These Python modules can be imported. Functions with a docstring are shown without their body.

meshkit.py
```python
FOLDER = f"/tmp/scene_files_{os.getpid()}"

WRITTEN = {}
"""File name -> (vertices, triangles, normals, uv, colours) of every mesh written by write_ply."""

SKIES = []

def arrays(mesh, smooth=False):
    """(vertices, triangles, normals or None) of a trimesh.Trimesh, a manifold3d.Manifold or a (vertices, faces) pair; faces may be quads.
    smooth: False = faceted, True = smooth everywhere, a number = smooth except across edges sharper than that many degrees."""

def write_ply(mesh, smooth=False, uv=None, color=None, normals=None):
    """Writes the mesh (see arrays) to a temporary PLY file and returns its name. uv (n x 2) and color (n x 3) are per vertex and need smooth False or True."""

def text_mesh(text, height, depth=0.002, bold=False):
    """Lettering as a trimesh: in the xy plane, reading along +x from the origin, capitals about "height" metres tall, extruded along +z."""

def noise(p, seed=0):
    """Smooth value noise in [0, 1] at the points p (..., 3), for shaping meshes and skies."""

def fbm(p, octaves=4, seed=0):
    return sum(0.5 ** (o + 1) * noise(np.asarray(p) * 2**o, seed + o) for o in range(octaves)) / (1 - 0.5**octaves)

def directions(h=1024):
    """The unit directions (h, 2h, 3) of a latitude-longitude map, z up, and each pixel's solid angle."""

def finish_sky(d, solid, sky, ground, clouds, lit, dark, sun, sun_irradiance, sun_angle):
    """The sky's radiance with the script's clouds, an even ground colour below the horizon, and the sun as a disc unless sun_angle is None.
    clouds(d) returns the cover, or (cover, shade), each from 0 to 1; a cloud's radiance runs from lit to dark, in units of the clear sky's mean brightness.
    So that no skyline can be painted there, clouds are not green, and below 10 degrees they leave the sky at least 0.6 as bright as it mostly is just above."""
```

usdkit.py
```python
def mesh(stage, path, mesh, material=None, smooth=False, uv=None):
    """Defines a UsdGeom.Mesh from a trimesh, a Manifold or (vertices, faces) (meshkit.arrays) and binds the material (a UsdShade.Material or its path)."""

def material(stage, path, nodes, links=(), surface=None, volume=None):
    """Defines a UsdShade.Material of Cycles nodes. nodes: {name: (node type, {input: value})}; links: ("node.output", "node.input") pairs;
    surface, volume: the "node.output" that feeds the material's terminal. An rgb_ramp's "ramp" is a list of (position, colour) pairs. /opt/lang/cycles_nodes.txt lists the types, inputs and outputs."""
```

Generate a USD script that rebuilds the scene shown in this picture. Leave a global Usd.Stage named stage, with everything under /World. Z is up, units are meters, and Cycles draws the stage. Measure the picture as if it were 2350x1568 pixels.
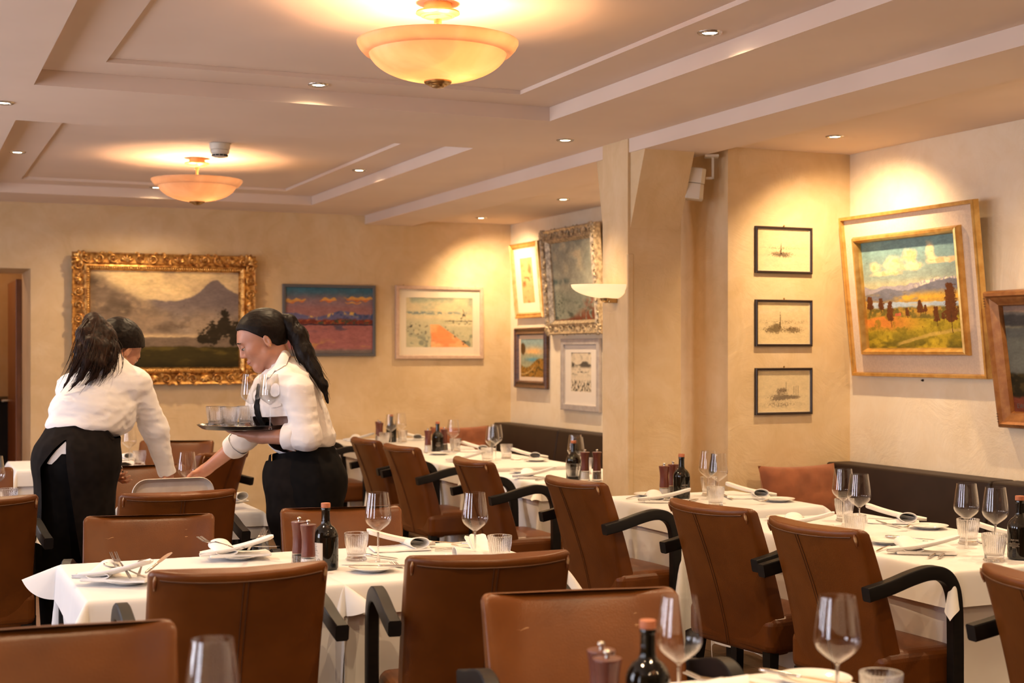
import math, numpy as np, trimesh, manifold3d as m3, usdkit, meshkit
from pxr import Usd, UsdGeom, UsdLux, UsdShade, Gf, Sdf, Vt
from shapely.geometry import Polygon
from scipy.spatial.transform import Rotation as Rot
PI = math.pi
stage = Usd.Stage.CreateInMemory()
UsdGeom.SetStageUpAxis(stage, 'Z'); UsdGeom.SetStageMetersPerUnit(stage, 1.0)
UsdGeom.Xform.Define(stage, '/World')

# ------------------------------------------------------------------ camera, lights, exposure
CAM_H, YAW = 1.42, -23.4
cam = UsdGeom.Camera.Define(stage, '/World/camera')
cam.AddTranslateOp().Set((0, 0, CAM_H)); cam.AddRotateXYZOp().Set((90, 0, YAW))
cam.CreateFocalLengthAttr(50.0); cam.CreateHorizontalApertureAttr(36.0)
cam.CreateVerticalApertureOffsetAttr(23 * 36.0 / 2350)
cam.CreateFStopAttr(4.0); cam.CreateFocusDistanceAttr(5.1)
cam.CreateExposureAttr(-0.75)

def rect_light(name, pos, rot, w, h, color, intensity):
    l = UsdLux.RectLight.Define(stage, '/World/' + name)
    l.AddTranslateOp().Set(pos); l.AddRotateXYZOp().Set(rot)
    l.CreateWidthAttr(w); l.CreateHeightAttr(h); l.CreateColorAttr(color); l.CreateIntensityAttr(intensity)
    return l
WIN_Y = (1.7, 4.0, 6.3, 8.6)
WIN_Z, WIN_W, WIN_H, X_LEFT = 1.50, 1.15, 1.6, -2.0
for i, wy in enumerate(WIN_Y):      # sky light outside each window of the left wall, shining in (+x)
    rect_light('daylight_%d' % (i + 1), (X_LEFT - 0.22, wy, WIN_Z), (0, -90, 0), WIN_H, WIN_W, (0.87, 0.88, 1.0), 18.0)
WARM = (1.0, 0.55, 0.27)
def bulb(name, pos, power, r=0.03, cone=None, soft=0.5, color=WARM, aim=None):
    l = UsdLux.SphereLight.Define(stage, '/World/' + name)
    l.AddTranslateOp().Set(pos)
    if aim:                                  # tilt the beam from straight down towards a point
        d = np.subtract(aim, pos); l.AddRotateXYZOp().Set((0.0, -math.degrees(math.atan2(math.hypot(d[0], d[1]), -d[2])), math.degrees(math.atan2(d[1], d[0]))))
    l.CreateRadiusAttr(r); l.CreateColorAttr(color)
    l.CreateIntensityAttr(power / (4 * PI * r * r))
    if cone:
        s = UsdLux.ShapingAPI.Apply(l.GetPrim()); s.CreateShapingConeAngleAttr(cone); s.CreateShapingConeSoftnessAttr(soft)
    return l

# ------------------------------------------------------------------ names, tags
_used = {}
def uniq(parent, name):
    k = (parent, name); n = _used.get(k, 0); _used[k] = n + 1
    return parent + '/' + (name if n == 0 else '%s_%03d' % (name, n))
def tag(p, label=None, cat=None, group=None, kind=None):
    p = p.GetPrim() if hasattr(p, 'GetPrim') else p
    for k, v in (('label', label), ('category', cat), ('group', group), ('kind', kind)):
        if v: p.SetCustomDataByKey(k, v)
    return p
def path_of(p): return '/World' if p is None else (p if isinstance(p, str) else str(p.GetPath()))
def thing(name, label, cat, loc=(0, 0, 0), rotz=0.0, group=None, kind=None, parent=None, lean=0.0):
    x = UsdGeom.Xform.Define(stage, uniq(path_of(parent), name))
    if any(loc): x.AddTranslateOp().Set(tuple(map(float, loc)))
    if lean: x.AddRotateXYZOp().Set((float(lean), 0.0, float(rotz)))
    elif rotz: x.AddRotateZOp().Set(float(rotz))
    return tag(x, label, cat, group, kind)
def obj(name, mesh, mat, parent=None, label=None, cat=None, group=None, kind=None, smooth=False, colors=None):
    m = usdkit.mesh(stage, uniq(path_of(parent), name), mesh, mat, smooth=smooth)
    if colors is not None:
        pv = UsdGeom.PrimvarsAPI(m).CreatePrimvar('paint', Sdf.ValueTypeNames.Color3fArray, 'vertex')
        pv.Set(Vt.Vec3fArray.FromNumpy(np.asarray(colors, np.float32)))
    return tag(m, label, cat, group, kind)
def struct(name, mesh, mat, parent=None, smooth=False, label=None):
    return obj(name, mesh, mat, parent, label=label, kind='structure', smooth=smooth)
def proto(name):
    return stage.CreateClassPrim(uniq('/World', name + '_kind'))
def copy(src, name, loc, rotz, label, cat, group=None, tilt=None, scale=None):
    x = UsdGeom.Xform.Define(stage, uniq('/World', name))
    x.AddTranslateOp().Set(tuple(map(float, loc)))
    if tilt: x.AddRotateXYZOp().Set((float(tilt[0]), float(tilt[1]), float(rotz)))
    elif rotz: x.AddRotateZOp().Set(float(rotz))
    if scale: x.AddScaleOp().Set((scale,) * 3)
    p = x.GetPrim(); p.GetReferences().AddInternalReference(src.GetPath()); p.SetInstanceable(True)
    return tag(p, label, cat, group)

# ------------------------------------------------------------------ mesh helpers
def cat(*ms): return trimesh.util.concatenate([m for m in ms if m is not None])
def T(m, loc=(0, 0, 0), rot=None, scale=None):
    m = m.copy()
    if scale is not None: m.vertices = m.vertices * np.asarray(scale, float)
    if rot is not None: m.vertices = Rot.from_euler('xyz', rot, degrees=True).apply(m.vertices)
    m.vertices = m.vertices + np.asarray(loc, float); return m
def tm(man):
    g = man.to_mesh(); return trimesh.Trimesh(g.vert_properties[:, :3], g.tri_verts, process=False)
def box(lo, hi):
    lo, hi = np.minimum(lo, hi), np.maximum(lo, hi)
    b = trimesh.creation.box(np.array(hi, float) - lo); b.apply_translation((np.array(hi, float) + lo) / 2); return b
def mbox(lo, hi): return m3.Manifold.cube(tuple(np.subtract(hi, lo).astype(float))).translate(tuple(map(float, lo)))
def rbox(lo, hi, r, seg=12):
    s = m3.Manifold.sphere(r, seg); lo, hi = np.array(lo, float) + r, np.array(hi, float) - r
    pts = [s.translate((float(x), float(y), float(z))) for x in (lo[0], hi[0]) for y in (lo[1], hi[1]) for z in (lo[2], hi[2])]
    return tm(m3.Manifold.batch_hull(pts))
def grid_faces(nr, nc, wrap=False):
    i, j = np.meshgrid(np.arange(nr - 1), np.arange(nc if wrap else nc - 1), indexing='ij'); j2 = (j + 1) % nc
    q = np.stack([i * nc + j, i * nc + j2, (i + 1) * nc + j2, (i + 1) * nc + j], -1).reshape(-1, 4)
    return np.vstack([q[:, [0, 1, 2]], q[:, [0, 2, 3]]])
def loft(rings, cap=True):          # rings (k, n, 3), counter-clockwise seen from the end of the path
    rings = np.asarray(rings, float); k, n = rings.shape[:2]
    v = rings.reshape(-1, 3); f = grid_faces(k, n, True)
    if cap:
        v = np.vstack([v, rings[0].mean(0), rings[-1].mean(0)]); a, b = k * n, k * n + 1
        j = np.arange(n); j2 = (j + 1) % n
        f = np.vstack([f, np.stack([np.full(n, a), j2, j], 1), np.stack([np.full(n, b), (k - 1) * n + j, (k - 1) * n + j2], 1)])
    return trimesh.Trimesh(v, f, process=False)
def lathe(prof, n=32, mod=None):    # prof: (r, z) from bottom of the outside over the top, r>0; closed at ends by caps
    prof = np.asarray(prof, float); a = np.arange(n) * 2 * PI / n
    rings = []
    for r, z in prof:
        rr = np.full(n, r) if mod is None else r * mod(a, z)
        rings.append(np.stack([rr * np.cos(a), rr * np.sin(a), np.full(n, z)], 1))
    return loft(rings)
def frames(path):
    p = np.asarray(path, float); t = np.gradient(p, axis=0); t /= np.linalg.norm(t, axis=1, keepdims=True) + 1e-12
    u = np.zeros_like(p); a = np.array([0, 0, 1.0]) if abs(t[0, 2]) < 0.9 else np.array([1.0, 0, 0])
    u[0] = np.cross(t[0], np.cross(a, t[0])); u[0] /= np.linalg.norm(u[0])
    for i in range(1, len(p)):
        w = u[i - 1] - t[i] * (u[i - 1] @ t[i]); u[i] = w / (np.linalg.norm(w) + 1e-12)
    return p, t, u, np.cross(t, u)
def tube(path, radii, n=8):
    p, t, u, w = frames(path); r = np.broadcast_to(np.asarray(radii, float), (len(p),)); a = np.arange(n) * 2 * PI / n
    return loft(p[:, None] + r[:, None, None] * (np.cos(a)[None, :, None] * u[:, None] + np.sin(a)[None, :, None] * w[:, None]))
def sweep(path, section, up=(1, 0, 0)):      # section (n,2): x along "up" side vector, y along normal
    p = np.asarray(path, float); t = np.gradient(p, axis=0); t /= np.linalg.norm(t, axis=1, keepdims=True)
    s = np.broadcast_to(np.asarray(up, float), p.shape); nrm = np.cross(t, s); sec = np.asarray(section, float)
    nrm /= np.linalg.norm(nrm, axis=1, keepdims=True)
    return loft(p[:, None] + sec[None, :, :1] * s[:, None] + sec[None, :, 1:] * nrm[:, None])
def extrude(poly, h): return trimesh.creation.extrude_polygon(Polygon(poly) if not hasattr(poly, 'area') else poly, h, engine='earcut')
def catmull(pts, n=8):
    p = np.asarray(pts, float); p = np.vstack([2 * p[0] - p[1], p, 2 * p[-1] - p[-2]]); out = []
    for i in range(1, len(p) - 2):
        for t in np.linspace(0, 1, n, endpoint=False):
            a, b, c, d = p[i - 1], p[i], p[i + 1], p[i + 2]
            out.append(0.5 * (2 * b + (c - a) * t + (2 * a - 5 * b + 4 * c - d) * t * t + (3 * b - a - 3 * c + d) * t ** 3))
    return np.vstack([out, p[-2]])

# ------------------------------------------------------------------ materials
def srgb(*c):
    c = np.asarray(c, float) / 255.0
    return np.where(c <= 0.04045, c / 12.92, ((c + 0.055) / 1.055) ** 2.4)
def mat(name, nodes, links=(), surface='p.BSDF'): return usdkit.material(stage, '/World/Looks/' + name, nodes, list(links), surface=surface)
def plain(name, color, rough=0.5, metal=0.0, **kw):
    return mat(name, {'p': ('principled_bsdf', dict(base_color=color, roughness=rough, metallic=metal, **kw))})
def noisy(name, c1, c2, scale=8, rough=0.5, bump=0.0, bscale=60, detail=4, metal=0.0, lo=0.35, hi=0.65, stretch=(1, 1, 1), rnd=0.0, **kw):
    n = {'tc': ('texture_coordinate', {}), 'mp': ('mapping', {'scale': stretch}), 'n': ('noise_texture', {'scale': scale, 'detail': detail}),
         'r': ('rgb_ramp', {'ramp': [(0, c1), (lo, c1), (hi, c2), (1, c2)]}), 'p': ('principled_bsdf', dict(roughness=rough, metallic=metal, **kw))}
    l = [('tc.object', 'mp.vector'), ('mp.vector', 'n.vector'), ('n.fac', 'r.fac')]
    if rnd:
        n['oi'] = ('object_info', {}); n['mr'] = ('map_range', {'from_min': 0.0, 'from_max': 1.0, 'to_min': 1 - rnd, 'to_max': 1 + rnd}); n['h'] = ('hsv', {})
        l += [('oi.random', 'mr.value'), ('mr.result', 'h.value'), ('r.color', 'h.color'), ('h.color', 'p.base_color')]
    else: l.append(('r.color', 'p.base_color'))
    if bump:
        n['b'] = ('noise_texture', {'scale': bscale, 'detail': 3}); n['bp'] = ('bump', {'strength': bump, 'distance': 0.004})
        l += [('tc.object', 'b.vector'), ('b.fac', 'bp.height'), ('bp.normal', 'p.normal')]
    return mat(name, n, l)
def plaster(name, a, b, c):
    n = {'g': ('geometry', {}), 'n1': ('noise_texture', {'scale': 1.3, 'detail': 6, 'roughness': 0.62, 'distortion': 0.6}), 'n2': ('noise_texture', {'scale': 5.0, 'detail': 5, 'roughness': 0.6, 'distortion': 1.5}),
         'mx': ('mix_float', {'fac': 0.35}), 'r': ('rgb_ramp', {'ramp': [(0, a), (0.36, a), (0.5, b), (0.64, c), (1, c)]}),
         'b1': ('noise_texture', {'scale': 4.0, 'detail': 8, 'roughness': 0.65, 'distortion': 1.2}), 'bp': ('bump', {'strength': 0.35, 'distance': 0.02}),
         'p': ('principled_bsdf', {'roughness': 0.62, 'specular_ior_level': 0.3})}
    return mat(name, n, [('g.position', 'n1.vector'), ('g.position', 'n2.vector'), ('g.position', 'b1.vector'), ('n1.fac', 'mx.a'), ('n2.fac', 'mx.b'), ('mx.result', 'r.fac'), ('r.color', 'p.base_color'), ('b1.fac', 'bp.height'), ('bp.normal', 'p.normal')])
def emit(name, color, strength): return mat(name, {'e': ('emission', {'color': color, 'strength': strength})}, surface='e.emission')

M = {}
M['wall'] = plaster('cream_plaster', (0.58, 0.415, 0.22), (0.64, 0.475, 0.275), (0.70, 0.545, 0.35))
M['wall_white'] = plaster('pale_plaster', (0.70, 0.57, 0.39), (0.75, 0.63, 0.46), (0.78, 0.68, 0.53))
M['ceiling'] = noisy('ceiling_paint', (0.68, 0.55, 0.45), (0.71, 0.58, 0.48), scale=2, rough=0.85, bump=0.05, bscale=30)
M['dark_panel'] = noisy('dark_wood_panelling', (0.035, 0.018, 0.010), (0.055, 0.028, 0.016), scale=6, rough=.5, stretch=(6, 6, 1))
M['skirting'] = plain('skirting_paint', (0.66, 0.52, 0.30), 0.45)
M['board'] = noisy('oak_board', (0.10, 0.055, 0.032), (0.16, 0.09, 0.055), scale=9, rough=0.45, stretch=(1, 6, 1), bump=0.1, rnd=0.25)
M['subfloor'] = plain('subfloor', (0.02, 0.012, 0.008), 0.9)
M['white_paint'] = plain('window_paint', (0.75, 0.73, 0.70), 0.4)
M['pane'] = mat('window_pane', {'t': ('transparent_bsdf', {}), 'g': ('glossy_bsdf', {'color': (1, 1, 1), 'roughness': 0.02}), 'm': ('mix_closure', {'fac': 0.035})},
                [('t.BSDF', 'm.closure1'), ('g.BSDF', 'm.closure2')], 'm.closure')
M['leather'] = noisy('cognac_leather', (0.098, 0.028, 0.0038), (0.130, 0.039, 0.0056), scale=7, rough=0.36, bump=0.12, bscale=220, rnd=0.12, specular_ior_level=0.28)
M['leather_dark'] = noisy('seam_leather', (0.060, 0.019, 0.004), (0.075, 0.024, 0.005), scale=20, rough=0.5)
M['leather_worn'] = noisy('scuffed_leather', (0.18, 0.055, 0.014), (0.45, 0.28, 0.14), scale=45, rough=0.45, lo=0.45, hi=0.62)
M['crack'] = plain('cracked_leather_edge', (0.50, 0.28, 0.12), 0.6)
M['black_wood'] = noisy('black_wood', (0.006, 0.005, 0.005), (0.009, 0.007, 0.006), scale=20, rough=0.45, stretch=(1, 1, 6), specular_ior_level=.22)
M['linen'] = noisy('white_linen', (0.69, 0.67, 0.655), (0.73, 0.71, 0.695), scale=5, rough=0.85, bump=0.06, bscale=500, sheen_weight=0.15)
M['napkin'] = noisy('napkin_linen', (0.74, 0.72, 0.70), (0.78, 0.76, 0.74), scale=30, rough=0.9, bump=0.1, bscale=700)
M['bench'] = noisy('dark_brown_upholstery', (0.017, 0.009, 0.006), (0.023, 0.012, 0.008), scale=9, rough=0.5, bump=0.1, bscale=300, specular_ior_level=.25)
M['rust'] = noisy('rust_velvet', (0.17, 0.044, 0.012), (0.23, 0.064, 0.018), scale=10, rough=0.8, bump=0.1, bscale=120, sheen_weight=0.6, sheen_tint=(1, 0.6, 0.4))
M['glass'] = mat('clear_glass', {'p': ('principled_bsdf', {'base_color': (1, 1, 1), 'roughness': 0.0, 'ior': 1.46, 'transmission_weight': 1.0}), 't': ('transparent_bsdf', {'color': (.97, .97, .97)}), 'm': ('mix_closure', {'fac': 0.22})},
                 [('p.BSDF', 'm.closure1'), ('t.BSDF', 'm.closure2')], 'm.closure')
M['bowl_glass'] = mat('thin_bowl_glass', {'lw': ('layer_weight', {'blend': .5}), 'pw': ('math', {'math_type': 'power', 'value2': 3.2}), 'ml': ('math', {'math_type': 'multiply_add', 'value2': .65, 'value3': .035}), 'g': ('glossy_bsdf', {'color': (1, 1, 1), 'roughness': 0.01}), 't': ('transparent_bsdf', {'color': (.985, .985, .985)}), 'm': ('mix_closure', {})},
    [('lw.facing', 'pw.value1'), ('pw.value', 'ml.value1'), ('ml.value', 'm.fac'), ('t.BSDF', 'm.closure1'), ('g.BSDF', 'm.closure2')], 'm.closure')
M['thin_glass'] = mat('thin_foot_glass', {'g': ('glossy_bsdf', {'color': (1, 1, 1), 'roughness': 0.02}), 't': ('transparent_bsdf', {'color': (.95, .95, .95)}), 'm': ('mix_closure', {'fac': 0.93})}, [('g.BSDF', 'm.closure1'), ('t.BSDF', 'm.closure2')], 'm.closure')
M['steel'] = plain('polished_steel', (0.62, 0.60, 0.57), 0.16, 1.0)
M['china'] = plain('white_china', (0.80, 0.78, 0.75), 0.12, coat_weight=0.3)
M['bottle_glass'] = plain('dark_bottle_glass', (0.006, 0.005, 0.003), 0.05, specular_ior_level=0.6)
M['cork'] = noisy('terracotta_stopper', (0.36, 0.11, 0.045), (0.42, 0.14, 0.06), scale=60, rough=0.6)
M['label_paper'] = plain('label_paper', (0.72, 0.66, 0.60), 0.7)
M['ink'] = plain('print_ink', (0.10, 0.08, 0.07), 0.7)
M['pale_ink'] = plain('pale_print', (0.35, 0.29, 0.24), 0.6)
M['mill_wood'] = noisy('cherry_mill_wood', (0.085, 0.020, 0.012), (0.12, 0.030, 0.018), scale=14, rough=0.33, stretch=(6, 6, 1), coat_weight=0.2)
M['salt'] = noisy('white_salt', (0.80, 0.77, 0.74), (0.88, 0.86, 0.84), scale=400, rough=0.9)
M['pepper'] = noisy('peppercorns', (0.03, 0.02, 0.015), (0.30, 0.24, 0.18), scale=300, rough=0.9)
M['brass'] = plain('aged_brass', (0.50, 0.33, 0.14), 0.28, 1.0)
M['canopy'] = plain('copper_canopy', (0.80, 0.42, 0.16), 0.35, 0.6)
M['chrome'] = plain('satin_nickel', (0.60, 0.56, 0.50), 0.25, 1.0)
M['off_white_plastic'] = plain('off_white_plastic', (0.62, 0.56, 0.46), 0.45)
M['dark'] = plain('dark_vent', (0.01, 0.01, 0.01), 0.7)
M['brown_wood'] = noisy('stained_door_wood', (0.16, 0.055, 0.018), (0.22, 0.08, 0.028), scale=7, rough=0.4, stretch=(6, 6, 1))
M['tray_black'] = plain('black_tray', (0.012, 0.011, 0.011), 0.22)
M['tray_grey'] = noisy('worn_grey_tray', (0.50, 0.43, 0.37), (0.60, 0.53, 0.46), scale=18, rough=0.35, bump=0.1)
# ================================================================== room shell
X_R, Y_B, Y_F = 4.67, 10.82, -3.6
Z_MAIN, Z_BEAM, Z_NICHE = 2.50, 2.43, 2.47
# ceiling: plaster slab with three stepped coffers
slab = mbox((X_LEFT, Y_F, Z_MAIN), (3.41, Y_B, 2.80))
COF = [0.29, 4.45, 8.61]
for cy in COF:
    slab -= mbox((0.51, cy - 1.60, 2.4), (2.81, cy + 1.60, 2.565))
    slab -= mbox((0.76, cy - 1.35, 2.4), (2.55, cy + 1.35, 2.583))
ceiling = thing('ceiling', 'cream ceiling with stepped rectangular coffers', None, kind='structure')
struct('coffered_slab', tm(slab), M['ceiling'], ceiling)
struct('alcove_slab', box((3.81, Y_F, Z_NICHE), (X_R + .2, Y_B, 2.80)), M['ceiling'], ceiling)
struct('trim_1', box((3.41, Y_F, Z_BEAM), (3.81, Y_B, 2.80)), M['ceiling'], label='long dropped ceiling beam over the column')
# floor of boards
floor = thing('floor', 'grey-brown wooden board floor', None, kind='structure')
struct('subfloor', box((X_LEFT, Y_F, -0.08), (X_R, Y_B, -0.022)), M['subfloor'], floor)
rng = np.random.default_rng(4)
x = X_LEFT
while x < X_R - 0.01:
    x1 = min(x + 0.205, X_R); y = Y_F - rng.uniform(0, 1.8)
    while y < Y_B:
        a, b = max(y, Y_F), min(y + 2.4, Y_B)
        if b - a > 0.05: struct('floor_board', box((x + .0015, a + .0015, -0.022), (x1 - .0015, b - .0015, 0)), M['board'], floor)
        y += 2.4
    x = x1
# walls
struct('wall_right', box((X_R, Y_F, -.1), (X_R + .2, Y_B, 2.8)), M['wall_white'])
struct('wall_middle', box((3.91, 6.25, 0), (X_R, 6.76, Z_NICHE + .01)), M['wall'], label='stub wall between the two seating alcoves')
DX0, DX1, DZ = -0.05, 0.89, 2.02
wb = mbox((X_LEFT - .2, Y_B, -.1), (X_R + .2, Y_B + .28, 2.8)) - mbox((DX0, Y_B - .1, -.05), (DX1, Y_B + .5, DZ))
struct('wall_back', tm(wb), M['wall'])
wl = mbox((X_LEFT - .2, Y_F, -.1), (X_LEFT, Y_B, 2.8))
for wy in WIN_Y: wl -= mbox((X_LEFT - .3, wy - WIN_W / 2, WIN_Z - WIN_H / 2), (X_LEFT + .1, wy + WIN_W / 2, WIN_Z + WIN_H / 2))
struct('wall_left', tm(wl), M['wall'])
struct('wall_front', box((X_LEFT - .2, Y_F - .2, -.1), (X_R + .2, Y_F, 2.8)), M['dark_panel'])
struct('baseboard_back', box((DX1 + .0, Y_B - .018, 0), (X_R, Y_B, 0.145)), M['skirting'])
struct('baseboard_left', box((X_LEFT, Y_F, 0), (X_LEFT + .018, Y_B - .02, 0.145)), M['skirting'])
for i, wy in enumerate(WIN_Y):
    w = thing('window_%d' % (i + 1), 'tall window in the left wall', None, kind='structure')
    fr = cat(*[box((X_LEFT - .14, wy + a, WIN_Z + b), (X_LEFT - .06, wy + c, WIN_Z + d)) for a, b, c, d in
               ((-.625, -.85, -.565, .85), (.565, -.85, .625, .85), (-.565, -.85, .565, -.79), (-.565, .79, .565, .85), (-.02, -.79, .02, .79))])
    struct('window_frame', fr, M['white_paint'], w)
    for s in (-1, 1):
        struct('pane', box((X_LEFT - .105, wy + (.02 if s > 0 else -.565), WIN_Z - .79), (X_LEFT - .099, wy + (.565 if s > 0 else -.02), WIN_Z + .79)), M['pane'], w)
    struct('window_sill', box((X_LEFT - .06, wy - .68, WIN_Z - .89), (X_LEFT + .06, wy + .68, WIN_Z - .85)), M['white_paint'], w)
# doorway in the back wall and the lit room behind it
door = thing('door_1', 'open doorway in the back wall with brown wooden frame', None, kind='structure')
struct('door_reveal', cat(box((DX1, Y_B + .28, 0), (DX1 + .12, Y_B + .77, 2.6)), box((DX0, Y_B + .28, DZ), (DX1, Y_B + .77, 2.6)), box((DX0 - .12, Y_B + .28, 0), (DX0, Y_B + .77, 2.6))), M['wall'], door)
struct('door_leaf', rbox((DX1 - .045, Y_B + .785, 0.01), (DX1, Y_B + 1.62, DZ - .04), .004, 6), M['brown_wood'], door)
struct('door_handle', tube([(DX1 - .045, Y_B + 1.5, 1.02), (DX1 - .10, Y_B + 1.5, 1.02), (DX1 - .10, Y_B + 1.38, 1.02)], .009, 8), M['chrome'], door)
room = thing('passage', 'warmly lit passage seen through the doorway', None, kind='structure')
struct('passage_shell', cat(box((-1.2, 13.1, -.1), (2.0, 13.2, 2.7)), box((-1.3, 11.1, -.1), (-1.2, 13.2, 2.7)), box((2.0, 11.1, -.1), (2.1, 13.2, 2.7)), box((-1.3, 11.1, 2.6), (2.1, 13.2, 2.7)), box((-1.3, 11.1, -.1), (2.1, 13.2, 0))), M['wall'], room)
cab = thing('cabinet', 'black low cabinet in the passage behind the doorway', 'cabinet', (0.45, 12.75, 0))
obj('carcass', rbox((-.75, -.3, 0), (.75, .3, 1.0), .005, 6), M['black_wood'], cab); obj('cabinet_top', rbox((-.77, -.32, 1.0), (.77, .32, 1.03), .005, 6), M['black_wood'], cab)
bulb('passage_bulb', (0.0, 12.3, 2.3), 9.0, 0.06)
# square column with corbels and corner guard
col = thing('column', 'square plaster column under the beam with slanted corbels', None, kind='structure')
CX0, CX1, CY0, CY1 = 3.403, 3.712, 6.385, 6.665
struct('shaft', box((CX0, CY0, 0), (CX1, CY1, Z_MAIN + .01)), M['wall'], col)
for y0, y1, zb in ((CY0, CY0 - .155, 2.05), (CY1, CY1 + .10, 1.94)):
    zt = Z_BEAM + .005
    v = [(x_, y_, z_) for x_ in (CX0 + .015, CX1 - .01) for y_, z_ in ((y0, zb), (y0, zt), (y1, zt))]
    struct('corbel', trimesh.convex.convex_hull(np.array(v)), M['wall'], col)
struct('corner_guard', rbox((CX0 - .004, CY0 - .004, .0), (CX0 + .035, CY0 + .03, 1.92), .008, 8), M['wall'], col)

# ================================================================== ceiling lamps
M['alabaster'] = mat('alabaster_glass', {'tc': ('texture_coordinate', {}), 'n': ('noise_texture', {'scale': 5, 'detail': 5, 'distortion': 1.0}), 'r': ('rgb_ramp', {'ramp': [(0, (.46, .32, .20)), (.4, (.55, .42, .28)), (.65, (.64, .52, .38)), (1, (.64, .52, .38))]}),
    't': ('translucent_bsdf', {}), 'd': ('principled_bsdf', {'roughness': .3}), 'm': ('mix_closure', {'fac': .32}), 'e': ('emission', {'strength': 0.20}), 'a': ('add_closure', {})},
    [('tc.object', 'n.vector'), ('n.fac', 'r.fac'), ('r.color', 't.color'), ('r.color', 'd.base_color'), ('r.color', 'e.color'), ('t.BSDF', 'm.closure1'), ('d.BSDF', 'm.closure2'), ('m.closure', 'a.closure1'), ('e.emission', 'a.closure2')], 'a.closure')
def ceiling_lamp(cx, cy, label):
    t = thing('ceiling_lamp', label, 'lamp', (cx, cy, 0), group=None)
    zc = 2.583
    obj('canopy', lathe([(.047, zc), (.047, zc - .024), (.058, zc - .026), (.072, zc - .028), (.074, zc - .034), (.062, zc - .038), (.058, zc - .0425), (.047, zc - .044), (.044, zc - .048), (.03, zc - .050), (.014, zc - .053), (.002, zc - .054)][::-1], 48), M['canopy'], t, smooth=35)
    obj('rod', lathe([(.008, 2.33), (.008, zc - .067), (.013, zc - .068), (.013, zc - .050)], 16), M['canopy'], t, smooth=35)
    R = .232
    pr = [(0.002, 2.321)] + [(R * math.sin(a), 2.321 + .105 * (1 - math.cos(a))) for a in np.linspace(.05, 1.44, 22)]
    pr += [(.247, 2.415), (.262, 2.432), (.270, 2.447), (.270, 2.453), (.264, 2.453), (.254, 2.436), (.240, 2.419)]
    pr += [((R - .007) * math.sin(a), 2.328 + .104 * (1 - math.cos(a))) for a in np.linspace(1.44, .05, 22)] + [(0.002, 2.328)]
    obj('glass_bowl', lathe(pr, 72), M['alabaster'], t, smooth=40)
    obj('finial', lathe([(.002, 2.300), (.010, 2.301), (.020, 2.303), (.022, 2.307), (.030, 2.308), (.033, 2.312), (.042, 2.314), (.046, 2.319), (.046, 2.324), (.002, 2.325)], 40), M['brass'], t, smooth=35)
    for k, (dx, dy, pw) in enumerate(((.06, -.05, 9.5), (-.06, .05, 9.5))):
        bulb('lamp_bulb_%d_%d' % (int(cy), k), (cx + dx, cy + dy, 2.372), pw, .022)
ceiling_lamp(1.66, 4.46, 'large alabaster bowl ceiling lamp nearest the camera')
ceiling_lamp(1.66, 8.61, 'farther alabaster bowl ceiling lamp beside the smoke detector')
ceiling_lamp(1.66, .29, 'alabaster bowl ceiling lamp above and behind the camera')
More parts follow.
